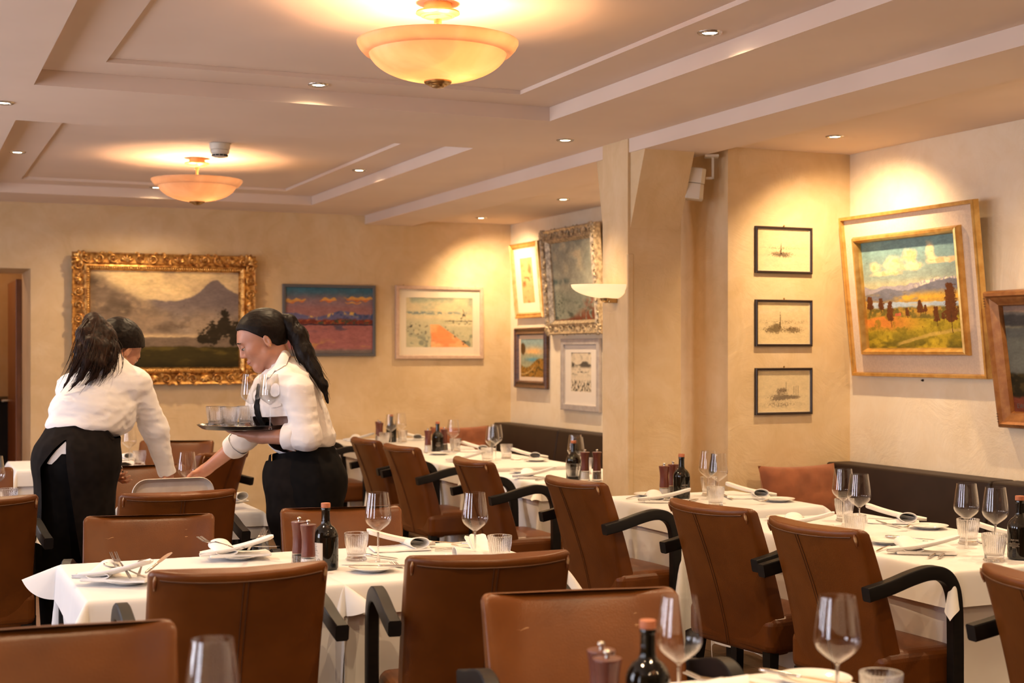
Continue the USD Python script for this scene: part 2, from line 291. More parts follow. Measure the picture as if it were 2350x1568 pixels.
# recessed spots
M['spot_glow'] = emit('spot_glow', (1.0, .80, .52), 30)
DOWN = [(1.66, 5.925, 2.565, 'recessed spot beyond the near bowl lamp, in the end border of its coffer'), (2.677, 4.40, 2.565, 'recessed spot in the right border of the near coffer'),
        (2.677, 8.61, 2.565, 'recessed spot in the right border of the far coffer'), (.636, 8.61, 2.565, 'recessed spot in the left border of the far coffer'),
        (.425, 6.53, 2.50, 'recessed spot between the coffers at the left edge of the picture'), (3.13, 6.55, 2.50, 'recessed spot between the coffers beside the column beam'),
        (4.20, 5.74, 2.47, 'recessed spot over the near alcove bench'), (4.215, 8.85, 2.47, 'recessed spot over the far bench, nearer one beside the column'), (4.21, 10.34, 2.47, 'recessed spot in the far corner of the back alcove'),
        (1.66, 10.08, 2.565, 'recessed spot hidden behind the far bowl lamp'), (.636, 4.45, 2.565, ''), (4.2, 4.25, 2.47, ''), (4.2, 7.3, 2.47, ''), (4.2, 2.75, 2.47, ''), (1.66, 7.14, 2.565, ''), (1.66, 2.98, 2.565, ''), (.425, 2.37, 2.50, ''), (3.13, 2.37, 2.50, ''), (1.66, 1.76, 2.565, ''), (2.677, .29, 2.565, ''), (.636, .29, 2.565, '')]
for i, (x, y, z, lab) in enumerate(DOWN):
    if lab:
        t = thing('ceiling_spot', lab, 'light', (x, y, z), group='recessed ceiling spots')
        obj('trim_ring', lathe([(.030, -.001), (.034, -.006), (.042, -.006), (.046, -.001), (.046, .003), (.030, .003)], 32), M['chrome'], t, smooth=40)
        obj('lamp_face', lathe([(.002, -.0035), (.025, -.003), (.029, 0), (.002, .001)], 24), M['spot_glow'], t, smooth=True)
    niche = z < 2.48
    corner = niche and y in (5.74, 10.34)
    bulb('spot_%d' % (i + 1), (x, y, z - .03), 50.0 if corner else 56.0 if niche else 40.0, .018, 66 if corner else 34 if x == 3.13 else 78, 1.0, (1.0, .70, .40), aim=(4.66, y + .30, 1.25) if corner else None)
# smoke detector
t = thing('smoke_detector', 'round off-white smoke detector on the far coffer ceiling', 'smoke detector', (1.657, 7.94, 2.583))
obj('base_ring', lathe([(.054, -.034), (.058, -.03), (.058, -.001), (.002, -.001)][::-1] if False else [(.002, -.036), (.052, -.036), (.056, -.030), (.058, -.002), (.002, -.001)], 40), M['off_white_plastic'], t, smooth=35)
obj('sensor_head', lathe([(.002, -.078), (.030, -.078), (.040, -.074), (.044, -.060), (.050, -.056), (.053, -.040), (.050, -.036), (.002, -.036)], 40), M['off_white_plastic'], t, smooth=35)
for k in range(12):
    a = k * PI / 6
    obj('vent_slot', T(box((-.009, -.002, -.005), (.009, .002, .004)), (.0425 * math.cos(a), .0425 * math.sin(a), -.068), (0, 0, math.degrees(a) + 90)), M['dark'], t)
# wall sconce on the column's left face
M['sconce_glass'] = mat('sconce_glass', {'t': ('translucent_bsdf', {'color': (.85, .74, .55)}), 'd': ('principled_bsdf', {'base_color': (.80, .72, .58), 'roughness': .35}), 'm': ('mix_closure', {'fac': .5}), 'e': ('emission', {'color': (1, .84, .60), 'strength': .55}), 'a': ('add_closure', {})},
    [('t.BSDF', 'm.closure1'), ('d.BSDF', 'm.closure2'), ('m.closure', 'a.closure1'), ('e.emission', 'a.closure2')], 'a.closure')
t = thing('wall_sconce', 'half-bowl glass wall lamp on the side of the column', 'wall lamp', (CX0, 6.525, 1.69))
def halfbowl(R, D, Hh, z0, n=28, k=10):
    rows = []
    for j in range(k + 1):
        a = j / k * PI / 2; s = math.sin(a) if j else .03
        rows.append([(-D * s * math.sin(b), R * s * math.cos(b), z0 + Hh * (1 - math.cos(a))) for b in np.linspace(0, PI, n)])
    return np.array(rows)
o_, i_ = halfbowl(.135, .245, .072, 0), halfbowl(.130, .239, .068, .004)
rows = np.concatenate([o_, i_[::-1]]); nr, nc = rows.shape[:2]
fc = grid_faces(nr, nc); fc = fc[:, ::-1]
obj('glass_shade', trimesh.Trimesh(rows.reshape(-1, 3), fc, process=False), M['sconce_glass'], t, smooth=40)
obj('wall_bracket', cat(T(lathe([(.002, -.012), (.020, -.012), (.030, -.004), (.034, .01), (.002, .012)], 24), (-.05, 0, -.004)), rbox((-.05, -.03, -.02), (0, .03, .012), .004, 6)), M['brass'], t, smooth=35)
bulb('sconce_bulb', (CX0 - .10, 6.525, 1.75), .008, .018, color=(1, .72, .42))
# loudspeaker on a bracket in the corner between column and stub wall
t = thing('loudspeaker', 'small two-part white wall loudspeaker on a ceiling bracket', 'loudspeaker', (3.775, 6.33, 2.405), rotz=-28)
def spk(z0, z1, w0, w1, dpt, rd):
    p0 = [(-w0, dpt), (-w0, -dpt * .55), (-w0 * .62, -dpt), (w0 * .62, -dpt), (w0, -dpt * .55), (w0, dpt)]; k = w1 / w0
    return loft(np.array([[(x_ * s, y_ * s, z_) for x_, y_ in p0] for s, z_ in ((.94, z1), (1, z1 + .004), (k, z0 - .004), (k * .94, z0))])[:, ::-1] if False else np.array([[(x_ * s, y_ * s, z_) for x_, y_ in p0] for s, z_ in ((.94, z1), (1, z1 + .004), (k, z0 - .004), (k * .94, z0))]))
up_, lo_ = spk(-.045, -.122, .052, .052, .05, 0), spk(-.124, -.205, .054, .050, .052, 0)
for m_, nm in ((up_, 'upper_cabinet'), (lo_, 'lower_cabinet')): obj(nm, T(m_, (0, 0, 0), (0, 7, 0)), M['off_white_plastic'], t)
obj('bracket_arm', cat(box((.075, .0, -.10), (.087, .012, .014)), box((.045, .0, -.10), (.087, .012, -.088)), box((.04, -.03, .012), (.11, .04, .024))), M['off_white_plastic'], t)
# ================================================================== chairs
def make_chair(cracked=False):
    P = proto('armchair')
    def back_axis(t):               # outer face y and z along the height
        z = .355 + t * .515
        return -.215 - .045 * t - .125 * t ** 1.5, z
    def ring(t, sh=0.0, dz=0.0, n=44):
        yb, z = back_axis(t); hw = .222 + .006 * t - sh; th = (.105 - .05 * t) - 2 * sh * .8
        pts = []
        for k in range(n):
            a = 2 * PI * k / n; c, s = math.cos(a), math.sin(a); e = .30
            x = hw * math.copysign(abs(c) ** e, c); y = th / 2 * math.copysign(abs(s) ** e, s)
            bend = (.006 + .052 * t) * (x / .22) ** 2
            pts.append((x, yb + th / 2 + sh * .8 + y + bend, z + dz + .010 * t * (abs(x) / .22) ** 3))
        return pts
    rings = [ring(0, .018), ring(0.01, .006)] + [ring(t) for t in np.linspace(.03, .965, 22)] + [ring(.98, .004, .001), ring(.993, .010, .0005), ring(1.0, .020, 0)]
    b = obj('backrest', loft(rings), M['leather'], P, smooth=50)
    def outer(x, t, off=.0015):
        yb, z = back_axis(t); return (x, yb + (.006 + .052 * t) * (x / .22) ** 2 - off, z + .010 * t * (abs(x) / .22) ** 3)
    for sx in (-.006, .006): obj('seam', tube([outer(sx, t, .0005) for t in np.linspace(.02, .955, 30)], .0012, 5), M['leather_dark'], b, smooth=True)
    obj('piping', tube([outer(x, .955, .0002) for x in np.linspace(-.205, .205, 26)], .0022, 6), M['leather_dark'], b, smooth=True)
    for sx in (-1, 1):
        obj('scuffed_corner', tube([outer(sx * .216, t, -.002) for t in (.90, .925, .95, .97)], [.002, .0045, .005, .002], 6), M['leather_worn'], b, smooth=True)
    if cracked:
        rng = np.random.default_rng(11)
        def inner(x, t): yb, z = back_axis(t); return np.array((x, yb + (.105 - .05 * t) + (.006 + .052 * t) * (x / .22) ** 2 + .0003, z))
        for k in range(9):
            x, t, L = rng.uniform(-.16, .08), rng.uniform(.855, .935), rng.uniform(.04, .16); n = int(L / .008) + 3; pts = []
            for i in range(n): pts.append(inner(x, t)); x += L / n; t += rng.uniform(-.006, .006)
            obj('crack', tube(pts, .0009 * np.sin(np.linspace(.3, PI - .3, n)), 5), M['crack'], b)
    s = rbox((-.235, -.22, .362), (.235, .105, .492), .03, 16); s = s.subdivide_to_size(.05)
    v = s.vertices; top = np.clip((v[:, 2] - .40) / .09, 0, 1); v[:, 2] += top * .014 * (1 - (v[:, 0] / .25) ** 2) * (1 - ((v[:, 1] + .06) / .17) ** 2)
    obj('seat', s, M['leather'], P, smooth=45)
    for sx in (-1, 1):
        x = sx * .262
        pth = catmull([(x, -.315, .688), (x, -.23, .704), (x, -.14, .727), (x, -.07, .738), (x, -.015, .728), (x, .020, .695), (x, .036, .635), (x, .040, .52), (x, .040, .36)], 6)
        sec = [(-.014, -.022), (.014, -.022), (.018, -.017), (.018, .017), (.014, .022), (-.014, .022), (-.018, .017), (-.018, -.017)]
        obj('arm', sweep(pth, sec), M['black_wood'], P, smooth=40)
        obj('leg', loft([[(x + a * w, .040 + c * w, z) for a, c in ((-1, -1), (1, -1), (1, 1), (-1, 1))] for w, z in ((.013, 0), (.019, .36))]), M['black_wood'], P)
        obj('leg', loft([[(sx * (.20 + o) + a * w, -.19 - o + c * w, z) for a, c in ((-1, -1), (1, -1), (1, 1), (-1, 1))] for w, z, o in ((.014, 0, .03), (.02, .37, 0))]), M['black_wood'], P)
    return P
CHAIR, CRACKED = make_chair(), make_chair(True)
# name of place: (centre x, centre y of the top of the back, heading, label)
CH = [(.80, 3.53, -1, 'tan leather armchair at the left half of the centre table, its seamed back towards us'),
      (1.46, 3.49, -8, 'tan leather armchair at the right half of the centre table, its back towards us'),
      (1.43, 2.95, 169, 'tan leather armchair facing us with a creased top, before the bottom right table'),
      (.295, 2.98, 176, 'tan leather armchair facing us in the bottom left corner of the picture'),
      (.82, 5.10, 169, 'tan leather armchair with cracked top facing us across the left half of the centre table'),
      (1.50, 5.08, 171, 'tan leather armchair facing us behind the mills and bottle of the centre table'),
      (1.01, 5.53, 3, 'tan leather armchair with the grey tray standing behind its back'),
      (1.045, 6.98, 185, 'tan leather armchair facing us behind the bending waitress, half hidden'),
      (.275, 5.60, 6, 'dark tan armchair at the left edge of the picture below the tumbler'),
      (.28, 7.12, 176, 'tan armchair at the far left edge behind the wine glass'),
      (1.60, 8.83, 152, 'tan armchair with bluish shine near the back wall, between the two waitresses'),
      (1.68, 7.72, 45, 'dark tan armchair turned sideways behind the arm of the tray-carrying waitress'),
      (2.63, 9.83, -90, 'armchair hidden behind the tray-carrying waitress with a black arm showing'),
      (2.63, 8.50, -89, 'farthest tan armchair of the window-side row before the far bench'),
      (2.63, 7.82, -86, 'second farthest tan armchair of the row before the far bench'),
      (2.62, 6.68, -90, 'tan armchair before the far table with the two overlapping wine glasses'),
      (2.60, 5.46, -85, 'tan armchair in front of the column'),
      (2.615, 4.38, -83, 'tan armchair before the alcove table, next to the one with a black bottle'),
      (2.62, 3.76, -87, 'tan armchair with black curved arm at the right alcove table'),
      (2.51, 2.66, -93, 'tan armchair cut off by the right edge of the picture')]
for x, y, a, lab in CH:
    r = math.radians(a); o = .355           # back top lies .355 behind the chair's origin
    copy(CRACKED if 'crack' in lab or 'creased' in lab else CHAIR, 'armchair', (x + math.sin(r) * -o * -1 if False else x - math.sin(r) * o, y + math.cos(r) * o, 0), a, lab, 'chair', 'tan leather armchairs', scale=.97 if y in (5.10, 5.08) else None)

# ================================================================== tables and cloths
def drape(w, d, over, z, fc=.6, fs=.06, rip=.02, seed=0, n=24, fil=.012, sag=0.0):
    """A cloth over a w x d table top; over = overhang (left, right, near, far) in metres; fc: how far corners stick out."""
    ol, orr, on, of = over
    def axis(a, b, o0, o1):
        return np.concatenate([np.linspace(a - o0, a, n, endpoint=False), np.linspace(a, b, 2 * n, endpoint=False), np.linspace(b, b + o1, n + 1)])
    u, v = np.meshgrid(axis(-w / 2, w / 2, ol, orr), axis(-d / 2, d / 2, on, of), indexing='ij')
    cx, cy = np.clip(u, -w / 2, w / 2), np.clip(v, -d / 2, d / 2); eu, ev = u - cx, v - cy
    rho = np.hypot(eu, ev); phi = np.arctan2(np.abs(ev), np.abs(eu)); ok = rho > 1e-9
    tpar = np.where(np.abs(eu) > np.abs(ev), v, u)
    wob = meshkit.fbm(np.stack([u * 3.1, v * 3.1, np.full_like(u, seed * 7.3)], -1), 3, seed) - .5
    side = fs + rip * 2.5 * np.sin(tpar * (9 + seed % 3) + seed * 1.7) * np.clip(rho / .3, 0, 1) + wob * .25 * np.clip(rho / .25, 0, 1)
    k = np.sin(2 * phi) ** 1.3
    fcs = fc * (1 + .35 * np.sin(np.sign(eu) * 1.3 + np.sign(ev) * 2.1 + seed))
    F = np.clip(side * (1 - k) + fcs * k, -.3, .93)
    ex = rho - fil * (1 - np.exp(-rho / fil)); out = fil * (1 - np.exp(-rho / fil)) + ex * F; down = ex * np.sqrt(1 - F ** 2) + .35 * fil * (1 - np.exp(-rho / fil))
    dx, dy = np.where(ok, eu / np.maximum(rho, 1e-9), 0), np.where(ok, ev / np.maximum(rho, 1e-9), 0)
    crease = .0012 * np.exp(-((u - w * .02) / .006) ** 2) + .0010 * np.exp(-((v + d * .03) / .006) ** 2)
    bump = wob * .003 * np.clip(1 - rho / .02, 0, 1)
    p = np.stack([cx + dx * out, cy + dy * out, z - down + crease + bump * .5], -1)
    nr, nc = p.shape[:2]
    return trimesh.Trimesh(p.reshape(-1, 3), grid_faces(nr, nc)[:, ::-1][:, ::-1], process=False)
def table(x0, x1, y0, y1, lab, seed, over=.095, under=(.5, .5, .5, .5), fc=.6, ufc=.2):
    w, d, cx, cy = x1 - x0, y1 - y0, (x0 + x1) / 2, (y0 + y1) / 2
    t = thing('dining_table', 'black-legged dining table under ' + lab, 'table', (cx, cy, 0))
    obj('tabletop', rbox((-w / 2 + .006, -d / 2 + .006, .700), (w / 2 - .006, d / 2 - .006, .7285), .006, 8), M['black_wood'], t, smooth=40)
    for sx in (-1, 1):
        for sy in (-1, 1):
            px, py = sx * (w / 2 - .06), sy * (d / 2 - .06)
            obj('leg', rbox((px - .025, py - .025, 0), (px + .025, py + .025, .702), .004, 6), M['black_wood'], t)
    c = obj('under_cloth', T(drape(w, d, under, .7315, fc=ufc, fs=-.09, rip=.016, seed=seed + 3, n=16), (cx, cy, 0)), M['linen'], smooth=60)
    tag(c, 'long white under-cloth hanging below ' + lab, 'tablecloth')
    o = over if isinstance(over, tuple) else (over,) * 4
    c = obj('tablecloth', T(drape(w + .004, d + .004, o, .735, fc=fc, fs=.08, rip=.012, seed=seed, n=18), (cx, cy, 0)), M['linen'], smooth=60)
    tag(c, 'short white linen top cloth of ' + lab, 'tablecloth')
s_ = .12
table(.485, 1.207, 4.05, 4.77, 'the centre table, left half', 1, over=(.12, .085, .10, .09), under=(.5, .05, .5, .12), fc=.80)
table(1.213, 1.935, 4.05, 4.77, 'the centre table, right half with the oil bottle', 2, over=(.085, .09, .10, .09), under=(.05, .45, .5, .12), fc=.45)
table(3.07, 3.78, 5.26, 5.99, 'the alcove table beside the column', 3, over=.105, under=(.5, .3, .5, .3))
table(3.03, 3.75, 3.53, 4.95, 'the long right alcove table', 4, over=(.125, .1, .12, .1), under=(.5, .3, .55, .3), fc=.45, ufc=.0)
table(3.07, 3.78, 6.73, 7.43, 'the far table behind the column', 5, over=.10, under=(.5, .3, .5, .3))
table(3.04, 3.78, 7.73, 9.15, 'the long table before the far bench', 6, over=.10, under=(.5, .3, .5, .3), fc=.45)
table(3.03, 3.78, 9.45, 10.68, 'the farthest table near the back wall', 7, over=.09, under=(.5, .3, .4, .2))
table(.93, 1.44, 6.03, 6.58, 'the table the waitresses are setting', 8, over=(.06, .12, .07, .12), under=(.25, .45, .12, .40), fc=.5)
table(.64, 1.36, 8.65, 9.37, 'the table near the back doorway', 9, over=.10, under=(.5, .3, .5, .3), fc=.5)
table(-.27, .47, 6.05, 6.75, 'the table at the left edge of the picture', 10, over=.09, under=(.3, .3, .12, .12))
table(1.09, 1.815, 1.85, 2.565, 'the bottom right table with pepper mills', 11, over=.09, under=(.3, .3, .3, .12))
table(0.0, .72, 1.75, 2.47, 'the bottom left table, mostly below the picture', 12, over=.09, under=(.3, .3, .3, .12))

# ================================================================== wall benches and cushions
def bench(name, y0, y1, seams, label):
    t = thing(name, label, 'bench', (0, 0, 0))
    ys = [y0] + seams + [y1]
    for a, b in zip(ys[:-1], ys[1:]):
        hulls = []
        sec = [(4.10 + .34, .455), (4.62, .455), (4.655, .80), (4.655, .838), (4.500, .838)]
        r = .014; sp = m3.Manifold.sphere(r, 12)
        pts = [sp.translate((x + (r if i in (0, 4) else -r), y, z + (r if z < .6 else -r))) for i, (x, z) in enumerate(sec) for y in (a + .004 + r, b - .004 - r)]
        obj('back_cushion', tm(m3.Manifold.batch_hull(pts)), M['bench'], t, smooth=40)
        obj('seat_cushion', rbox((4.06, a + .003, .33), (4.62, b - .003, .45), .022, 12), M['bench'], t, smooth=40)
    obj('plinth', box((4.12, y0 + .02, 0), (4.64, y1 - .02, .33)), M['black_wood'], t)
bench('wall_bench', 1.2, 6.235, [2.5, 3.75, 5.0], 'dark brown upholstered wall bench in the right alcove')
bench('wall_bench', 6.78, 10.79, [8.08, 9.54], 'dark brown upholstered wall bench at the far end behind the column')
def pillow(w, h, t, seed):
    n = 26; u, v = np.meshgrid(np.linspace(-1, 1, n), np.linspace(-1, 1, n), indexing='ij')
    pin = 1 - .06 * (1 - np.abs(u) ** 2) * np.abs(v) ** 3 ; pin2 = 1 - .06 * (1 - np.abs(v) ** 2) * np.abs(u) ** 3
    x, y = u * w / 2 * pin2, v * h / 2 * pin
    k = ((1 - u ** 4) * (1 - v ** 4)) ** .55 * t / 2
    nz = (meshkit.fbm(np.stack([u * 2, v * 2, np.full_like(u, seed)], -1), 3, seed) - .5) * .05 * (1 - (u * v) ** 2)
    a = np.stack([x, y, k + nz * (k > .01)], -1).reshape(-1, 3); b = np.stack([x, y, -k], -1).reshape(-1, 3)
    f = grid_faces(n, n); return trimesh.Trimesh(np.vstack([a, b]), np.vstack([f, f[:, ::-1] + n * n]), process=False)
def cushion(loc, rot, lab, w, h):
    c = thing('cushion', lab, 'cushion', loc)
    obj('cover', T(pillow(w, h, .15, 3), rot=rot), M['rust'], c, smooth=60)
cushion((4.265, 6.10, .635), (74, 0, 0), 'rust velvet cushion leaning on the stub wall at the end of the right bench', .47, .42)
cushion((4.15, 10.60, .635), (78, 0, 4), 'rust velvet cushion in the far corner by the back wall', .52, .38)
# ================================================================== tableware, one prototype of each kind
TZ = .7365
def mk_wineglass():
    P = proto('wine_glass'); h = .225
    oo = [(.0045, .098), (.0075, .101), (.016, .107), (.029, .117), (.0385, .127), (.0430, .138), (.0436, .146), (.0418, .165), (.0385, .190), (.0350, .213), (.0334, h)]
    o = catmull([(r, 0, z) for r, z in oo], 4)[:, [0, 2]]
    i_ = [(max(r - (.0010 if z > .12 else .0013), .002), z + (.0016 if z < .13 else 0)) for r, z in o[::-1]]
    obj('bowl', lathe([(.002, .0975)] + list(map(tuple, o)) + [(.0330, h + .0004)] + i_[:-3] + [(.002, .1045)], 48), M['bowl_glass'], P, smooth=40)
    st = [(.002, .0003), (.0070, .0010), (.0075, .0060), (.0055, .0085), (.0036, .015), (.0030, .035), (.0030, .07), (.0034, .088), (.0040, .0964), (.002, .0966)]
    obj('stem', lathe(st, 32), M['glass'], P, smooth=50)
    obj('foot', lathe([(.0068, .0004), (.0340, .0004), (.0355, .0010), (.0345, .0019), (.024, .0030), (.0105, .0048), (.0068, .0062)], 40), M['thin_glass'], P, smooth=50)
    return P
def mk_tumbler():
    P = proto('tumbler'); h = .090
    prof = [(.002, .0095), (.0305, .0100), (.0312, .012), (.0302, .018), (.0310, .028), (.0345, .045), (.0380, .066), (.0395, .080), (.0400, h - .001), (.0390, h), (.0380, h - .001), (.0368, .078), (.0345, .060), (.0315, .042), (.0285, .028), (.0262, .021), (.020, .0185), (.002, .0180)]
    nrib = 34
    def mod(a, z): return 1 + (.055 * (np.abs(np.cos(a * nrib / 2)) - .6) * np.clip((.083 - z) / .01, 0, 1) * np.clip((z - .0205) / .004, 0, 1) if True else 0)
    outer, inner = prof[:10], prof[10:]
    a = np.arange(nrib * 8) * 2 * PI / (nrib * 8); rings = []
    for k, (r, z) in enumerate(prof):
        rr = r * (mod(a, z) if k < 9 else 1.0) * np.ones_like(a); rings.append(np.stack([rr * np.cos(a), rr * np.sin(a), np.full_like(a, z)], 1))
    obj('body', loft(rings), M['glass'], P, smooth=35)
    b = [(.002, .0003), (.0310, .0003), (.0335, .0022), (.0338, .0048), (.0318, .0088), (.002, .0090)]
    a2 = np.arange(nrib * 4) * 2 * PI / (nrib * 4)
    obj('foot', loft([np.stack([r * (1 + (.035 * np.cos(a2 * nrib) if .02 < r and .001 < z < .0085 else 0)) * np.cos(a2), r * (1 + (.035 * np.cos(a2 * nrib) if .02 < r and .001 < z < .0085 else 0)) * np.sin(a2), np.full_like(a2, z)], 1) for r, z in b]), M['glass'], P, smooth=30)
    return P
def bend_on(m, R, z0, ang):          # wraps flat lettering (xy plane, depth z) round a vertical cylinder
    v = m.vertices.copy(); a = ang + v[:, 0] / R; r = R + v[:, 2]
    m = m.copy(); m.vertices = np.stack([r * np.cos(a), r * np.sin(a), z0 + v[:, 1]], 1); return m
def mk_bottle():
    P = proto('oil_bottle'); R = .0395
    pr = [(.002, .0008), (R - .004, .0004), (R - .0008, .003), (R, .007), (R, .100), (R - .0008, .110), (R - .005, .121), (.027, .1315), (.0185, .1375), (.0148, .144), (.0136, .152), (.0130, .184), (.0146, .1855), (.0146, .1915), (.0134, .193), (.002, .193)]
    obj('bottle_body', lathe(pr, 64), M['bottle_glass'], P, smooth=40)
    obj('stopper', lathe([(.002, .1925), (.0142, .193), (.0148, .195), (.0148, .206), (.0140, .2075), (.002, .208)], 32), M['cork'], P, smooth=40, label='terracotta coloured stopper')
    w, z0, z1 = .050, .022, .086                       # white back label around angle 180 deg
    a = np.linspace(PI - w / 2 / R, PI + w / 2 / R, 14)
    lb = obj('back_label', loft(np.array([[((R + d) * math.cos(x_), (R + d) * math.sin(x_), z_) for d, z_ in ((0, z0), (.0004, z0), (.0004, z1), (0, z1))] for x_ in a])), M['label_paper'], P, smooth=40, label='white printed back label')
    rng = np.random.default_rng(2); lines = []
    for k in range(13):
        zz = .082 - k * .0031; L = .040 * rng.uniform(.45, 1.0); xx = -.021
        while xx < -.021 + L - .002:
            ww = rng.uniform(.002, .006); lines.append(bend_on(T(box((0, 0, 0), (ww, .0009 if k not in (0, 5) else .0014, .0002)).subdivide(), (xx, 0, 0)), R + .0004, zz, PI)); xx += ww + .001
    for k in range(16):
        b = k * PI / 8; lines.append(bend_on(T(box((-.0007, -.0007, 0), (.0007, .0007, .0002)), (.012 + .0035 * math.cos(b), .0035 * math.sin(b), 0)), R + .0004, .033, PI))
    for k in range(3): lines.append(bend_on(T(box((0, 0, 0), (.012 - .002 * k, .0007, .0002)), (-.020, 0, 0)), R + .0004, .033 - k * .003, PI))
    obj('label_text', cat(*lines), M['ink'], lb)
    def word(s_, hgt, zz, x0):
        m = meshkit.text_mesh(s_, hgt, .0002); m.vertices[:, 0] -= m.vertices[:, 0].mean(); return bend_on(T(m, (x0, 0, 0)), R + .0001, zz, 0.0)
    fr = [word('AMFORI', .0052, .062, 0)]
    for k, (zz, L) in enumerate(((.0570, .012), (.0525, .036), (.0480, .030), (.0435, .034), (.0390, .012))):
        xx = -L / 2
        while xx < L / 2:
            ww = rng.uniform(.0015, .004); fr.append(bend_on(box((xx, 0, 0), (min(xx + ww, L / 2), .0018 if k else .001, .0002)), R + .0001, zz, 0.0)); xx += ww + .0009
    obj('front_print', cat(*fr), M['pale_ink'], P, label='small pale front print')
    return P
def mk_mill(fill):
    P = proto('mill_' + fill)
    obj('wooden_top', lathe([(.002, .052), (.0215, .052), (.0222, .056), (.0206, .080), (.0200, .100), (.0212, .122), (.0250, .1455), (.0256, .1490), (.0250, .1505), (.0235, .1512), (.002, .1518)], 40), M['mill_wood'], P, smooth=40)
    obj('knob', lathe([(.002, .1515), (.0038, .1515), (.0034, .156), (.0062, .1580), (.0068, .1615), (.0055, .1645), (.002, .1656)], 24), M['chrome'], P, smooth=50, label='round steel knob')
    obj('glass_base', lathe([(.002, .0008), (.0268, .0004), (.0278, .003), (.0262, .012), (.0240, .030), (.0228, .0505), (.0200, .0508), (.0212, .030), (.0222, .0075), (.002, .007)], 40), M['glass'], P, smooth=40)
    obj('filling', lathe([(.002, .0080), (.0216, .0082), (.0206, .030), (.0196, .046), (.002, .047)], 32), M['salt' if fill == 'salt' else 'pepper'], P, smooth=40)
    return P
def mk_plate():
    P = proto('side_plate')
    obj('plate', lathe([(.002, .0012), (.040, .0008), (.0425, .0022), (.050, .0060), (.064, .0098), (.0752, .0132), (.0760, .0142), (.0750, .0150), (.063, .0122), (.050, .0088), (.044, .0056), (.002, .0044)], 72), M['china'], P, smooth=50)
    return P
def flatware(outline, prof, th):      # 2-D outline (y = length) extruded, then bent by a height profile along y
    m = extrude(outline, th); m = m.subdivide_to_size(.008) if len(m.faces) < 4000 else m
    m.vertices[:, 2] += np.interp(m.vertices[:, 1], [p[0] for p in prof], [p[1] for p in prof]); return m
def mk_fork():
    P = proto('fork')
    L = [(-.0035, .0), (-.0045, .02), (-.0030, .08), (-.0022, .112), (-.0045, .128), (-.0105, .140), (-.0112, .150)]
    head = L + [(-.0112, .192), (-.0092, .192), (-.0082, .155), (-.0066, .155), (-.0056, .192), (-.0036, .192), (-.0026, .155), (-.0010, .155), (0, .155)]
    full = head + [(-x_, y_) for x_, y_ in head[::-1]][1:]
    m = flatware(full, [(0, .001), (.05, .006), (.11, .008), (.135, .001), (.16, .001), (.192, .010)], .0018)
    obj('fork_body', m, M['steel'], P); return P
def mk_knife():
    P = proto('knife')
    h = obj('handle', T(tube([(0, y_, 0) for y_ in np.linspace(0, .098, 14)], [.0030, .0050, .0056, .0058, .0058, .0056, .0054, .0052, .0050, .0048, .0046, .0048, .0052, .0040], 12), (0, 0, .005), scale=(1, 1, .75)), M['steel'], P, smooth=50)
    b = flatware([(-.0035, .096), (-.0085, .120), (-.0095, .170), (-.0075, .200), (-.0005, .218), (.0045, .212), (.0062, .180), (.0055, .120), (.0035, .096)], [(0, .004), (.218, .004)], .0014)
    obj('blade', b, M['steel'], P); return P
def mk_spoon():
    P = proto('spoon')
    a = np.linspace(0, 2 * PI, 40, endpoint=False); bowl = []
    for k in (1.0, .85, .6, .3, .02): bowl.append(np.stack([.0185 * k * np.cos(a), .158 + .028 * k * np.sin(a), np.full(40, .001 + .008 * k ** 2)], 1))
    obj('spoon_bowl', loft(np.concatenate([np.array(bowl)[::-1], np.array(bowl) + (0, 0, .0012)])[::-1], cap=False), M['steel'], P, smooth=60)
    obj('handle', flatware([(-.0035, 0), (-.0045, .02), (-.0026, .08), (-.0030, .133), (.0030, .133), (.0026, .08), (.0045, .02), (.0035, 0)], [(0, .001), (.05, .006), (.10, .010), (.133, .0095)], .0016), M['steel'], P); return P
def ribbon(prof, wid, skew=None, th=.0022, n=60):
    """Folded napkin: a profile (x, z) carried across the width y, with optional change of the profile along it."""
    rows = []
    for y in np.linspace(-.5, .5, 9):
        p = catmull([(x, 0, z) for x, z in (prof if skew is None else [skew(x, z, y + .5) for x, z in prof])], 6)[:, [0, 2]]
        rows.append([(x, y * wid, z) for x, z in p])
    r = np.array(rows); m = trimesh.Trimesh(r.reshape(-1, 3), grid_faces(*r.shape[:2]), process=False)
    nrm = m.vertex_normals; v2 = m.vertices + nrm * th; k = len(m.vertices); nr, nc = r.shape[:2]
    f = m.faces; e = np.concatenate([np.arange(nc), nc * np.arange(1, nr - 1) + nc - 1, np.arange(nr * nc - 1, (nr - 1) * nc - 1, -1), nc * np.arange(nr - 2, 0, -1)])
    e2 = np.roll(e, -1); side = np.vstack([np.stack([e, e2, e2 + k], 1), np.stack([e, e2 + k, e + k], 1)])
    return trimesh.Trimesh(np.vstack([m.vertices, v2]), np.vstack([f[:, ::-1], f + k, side]), process=False)
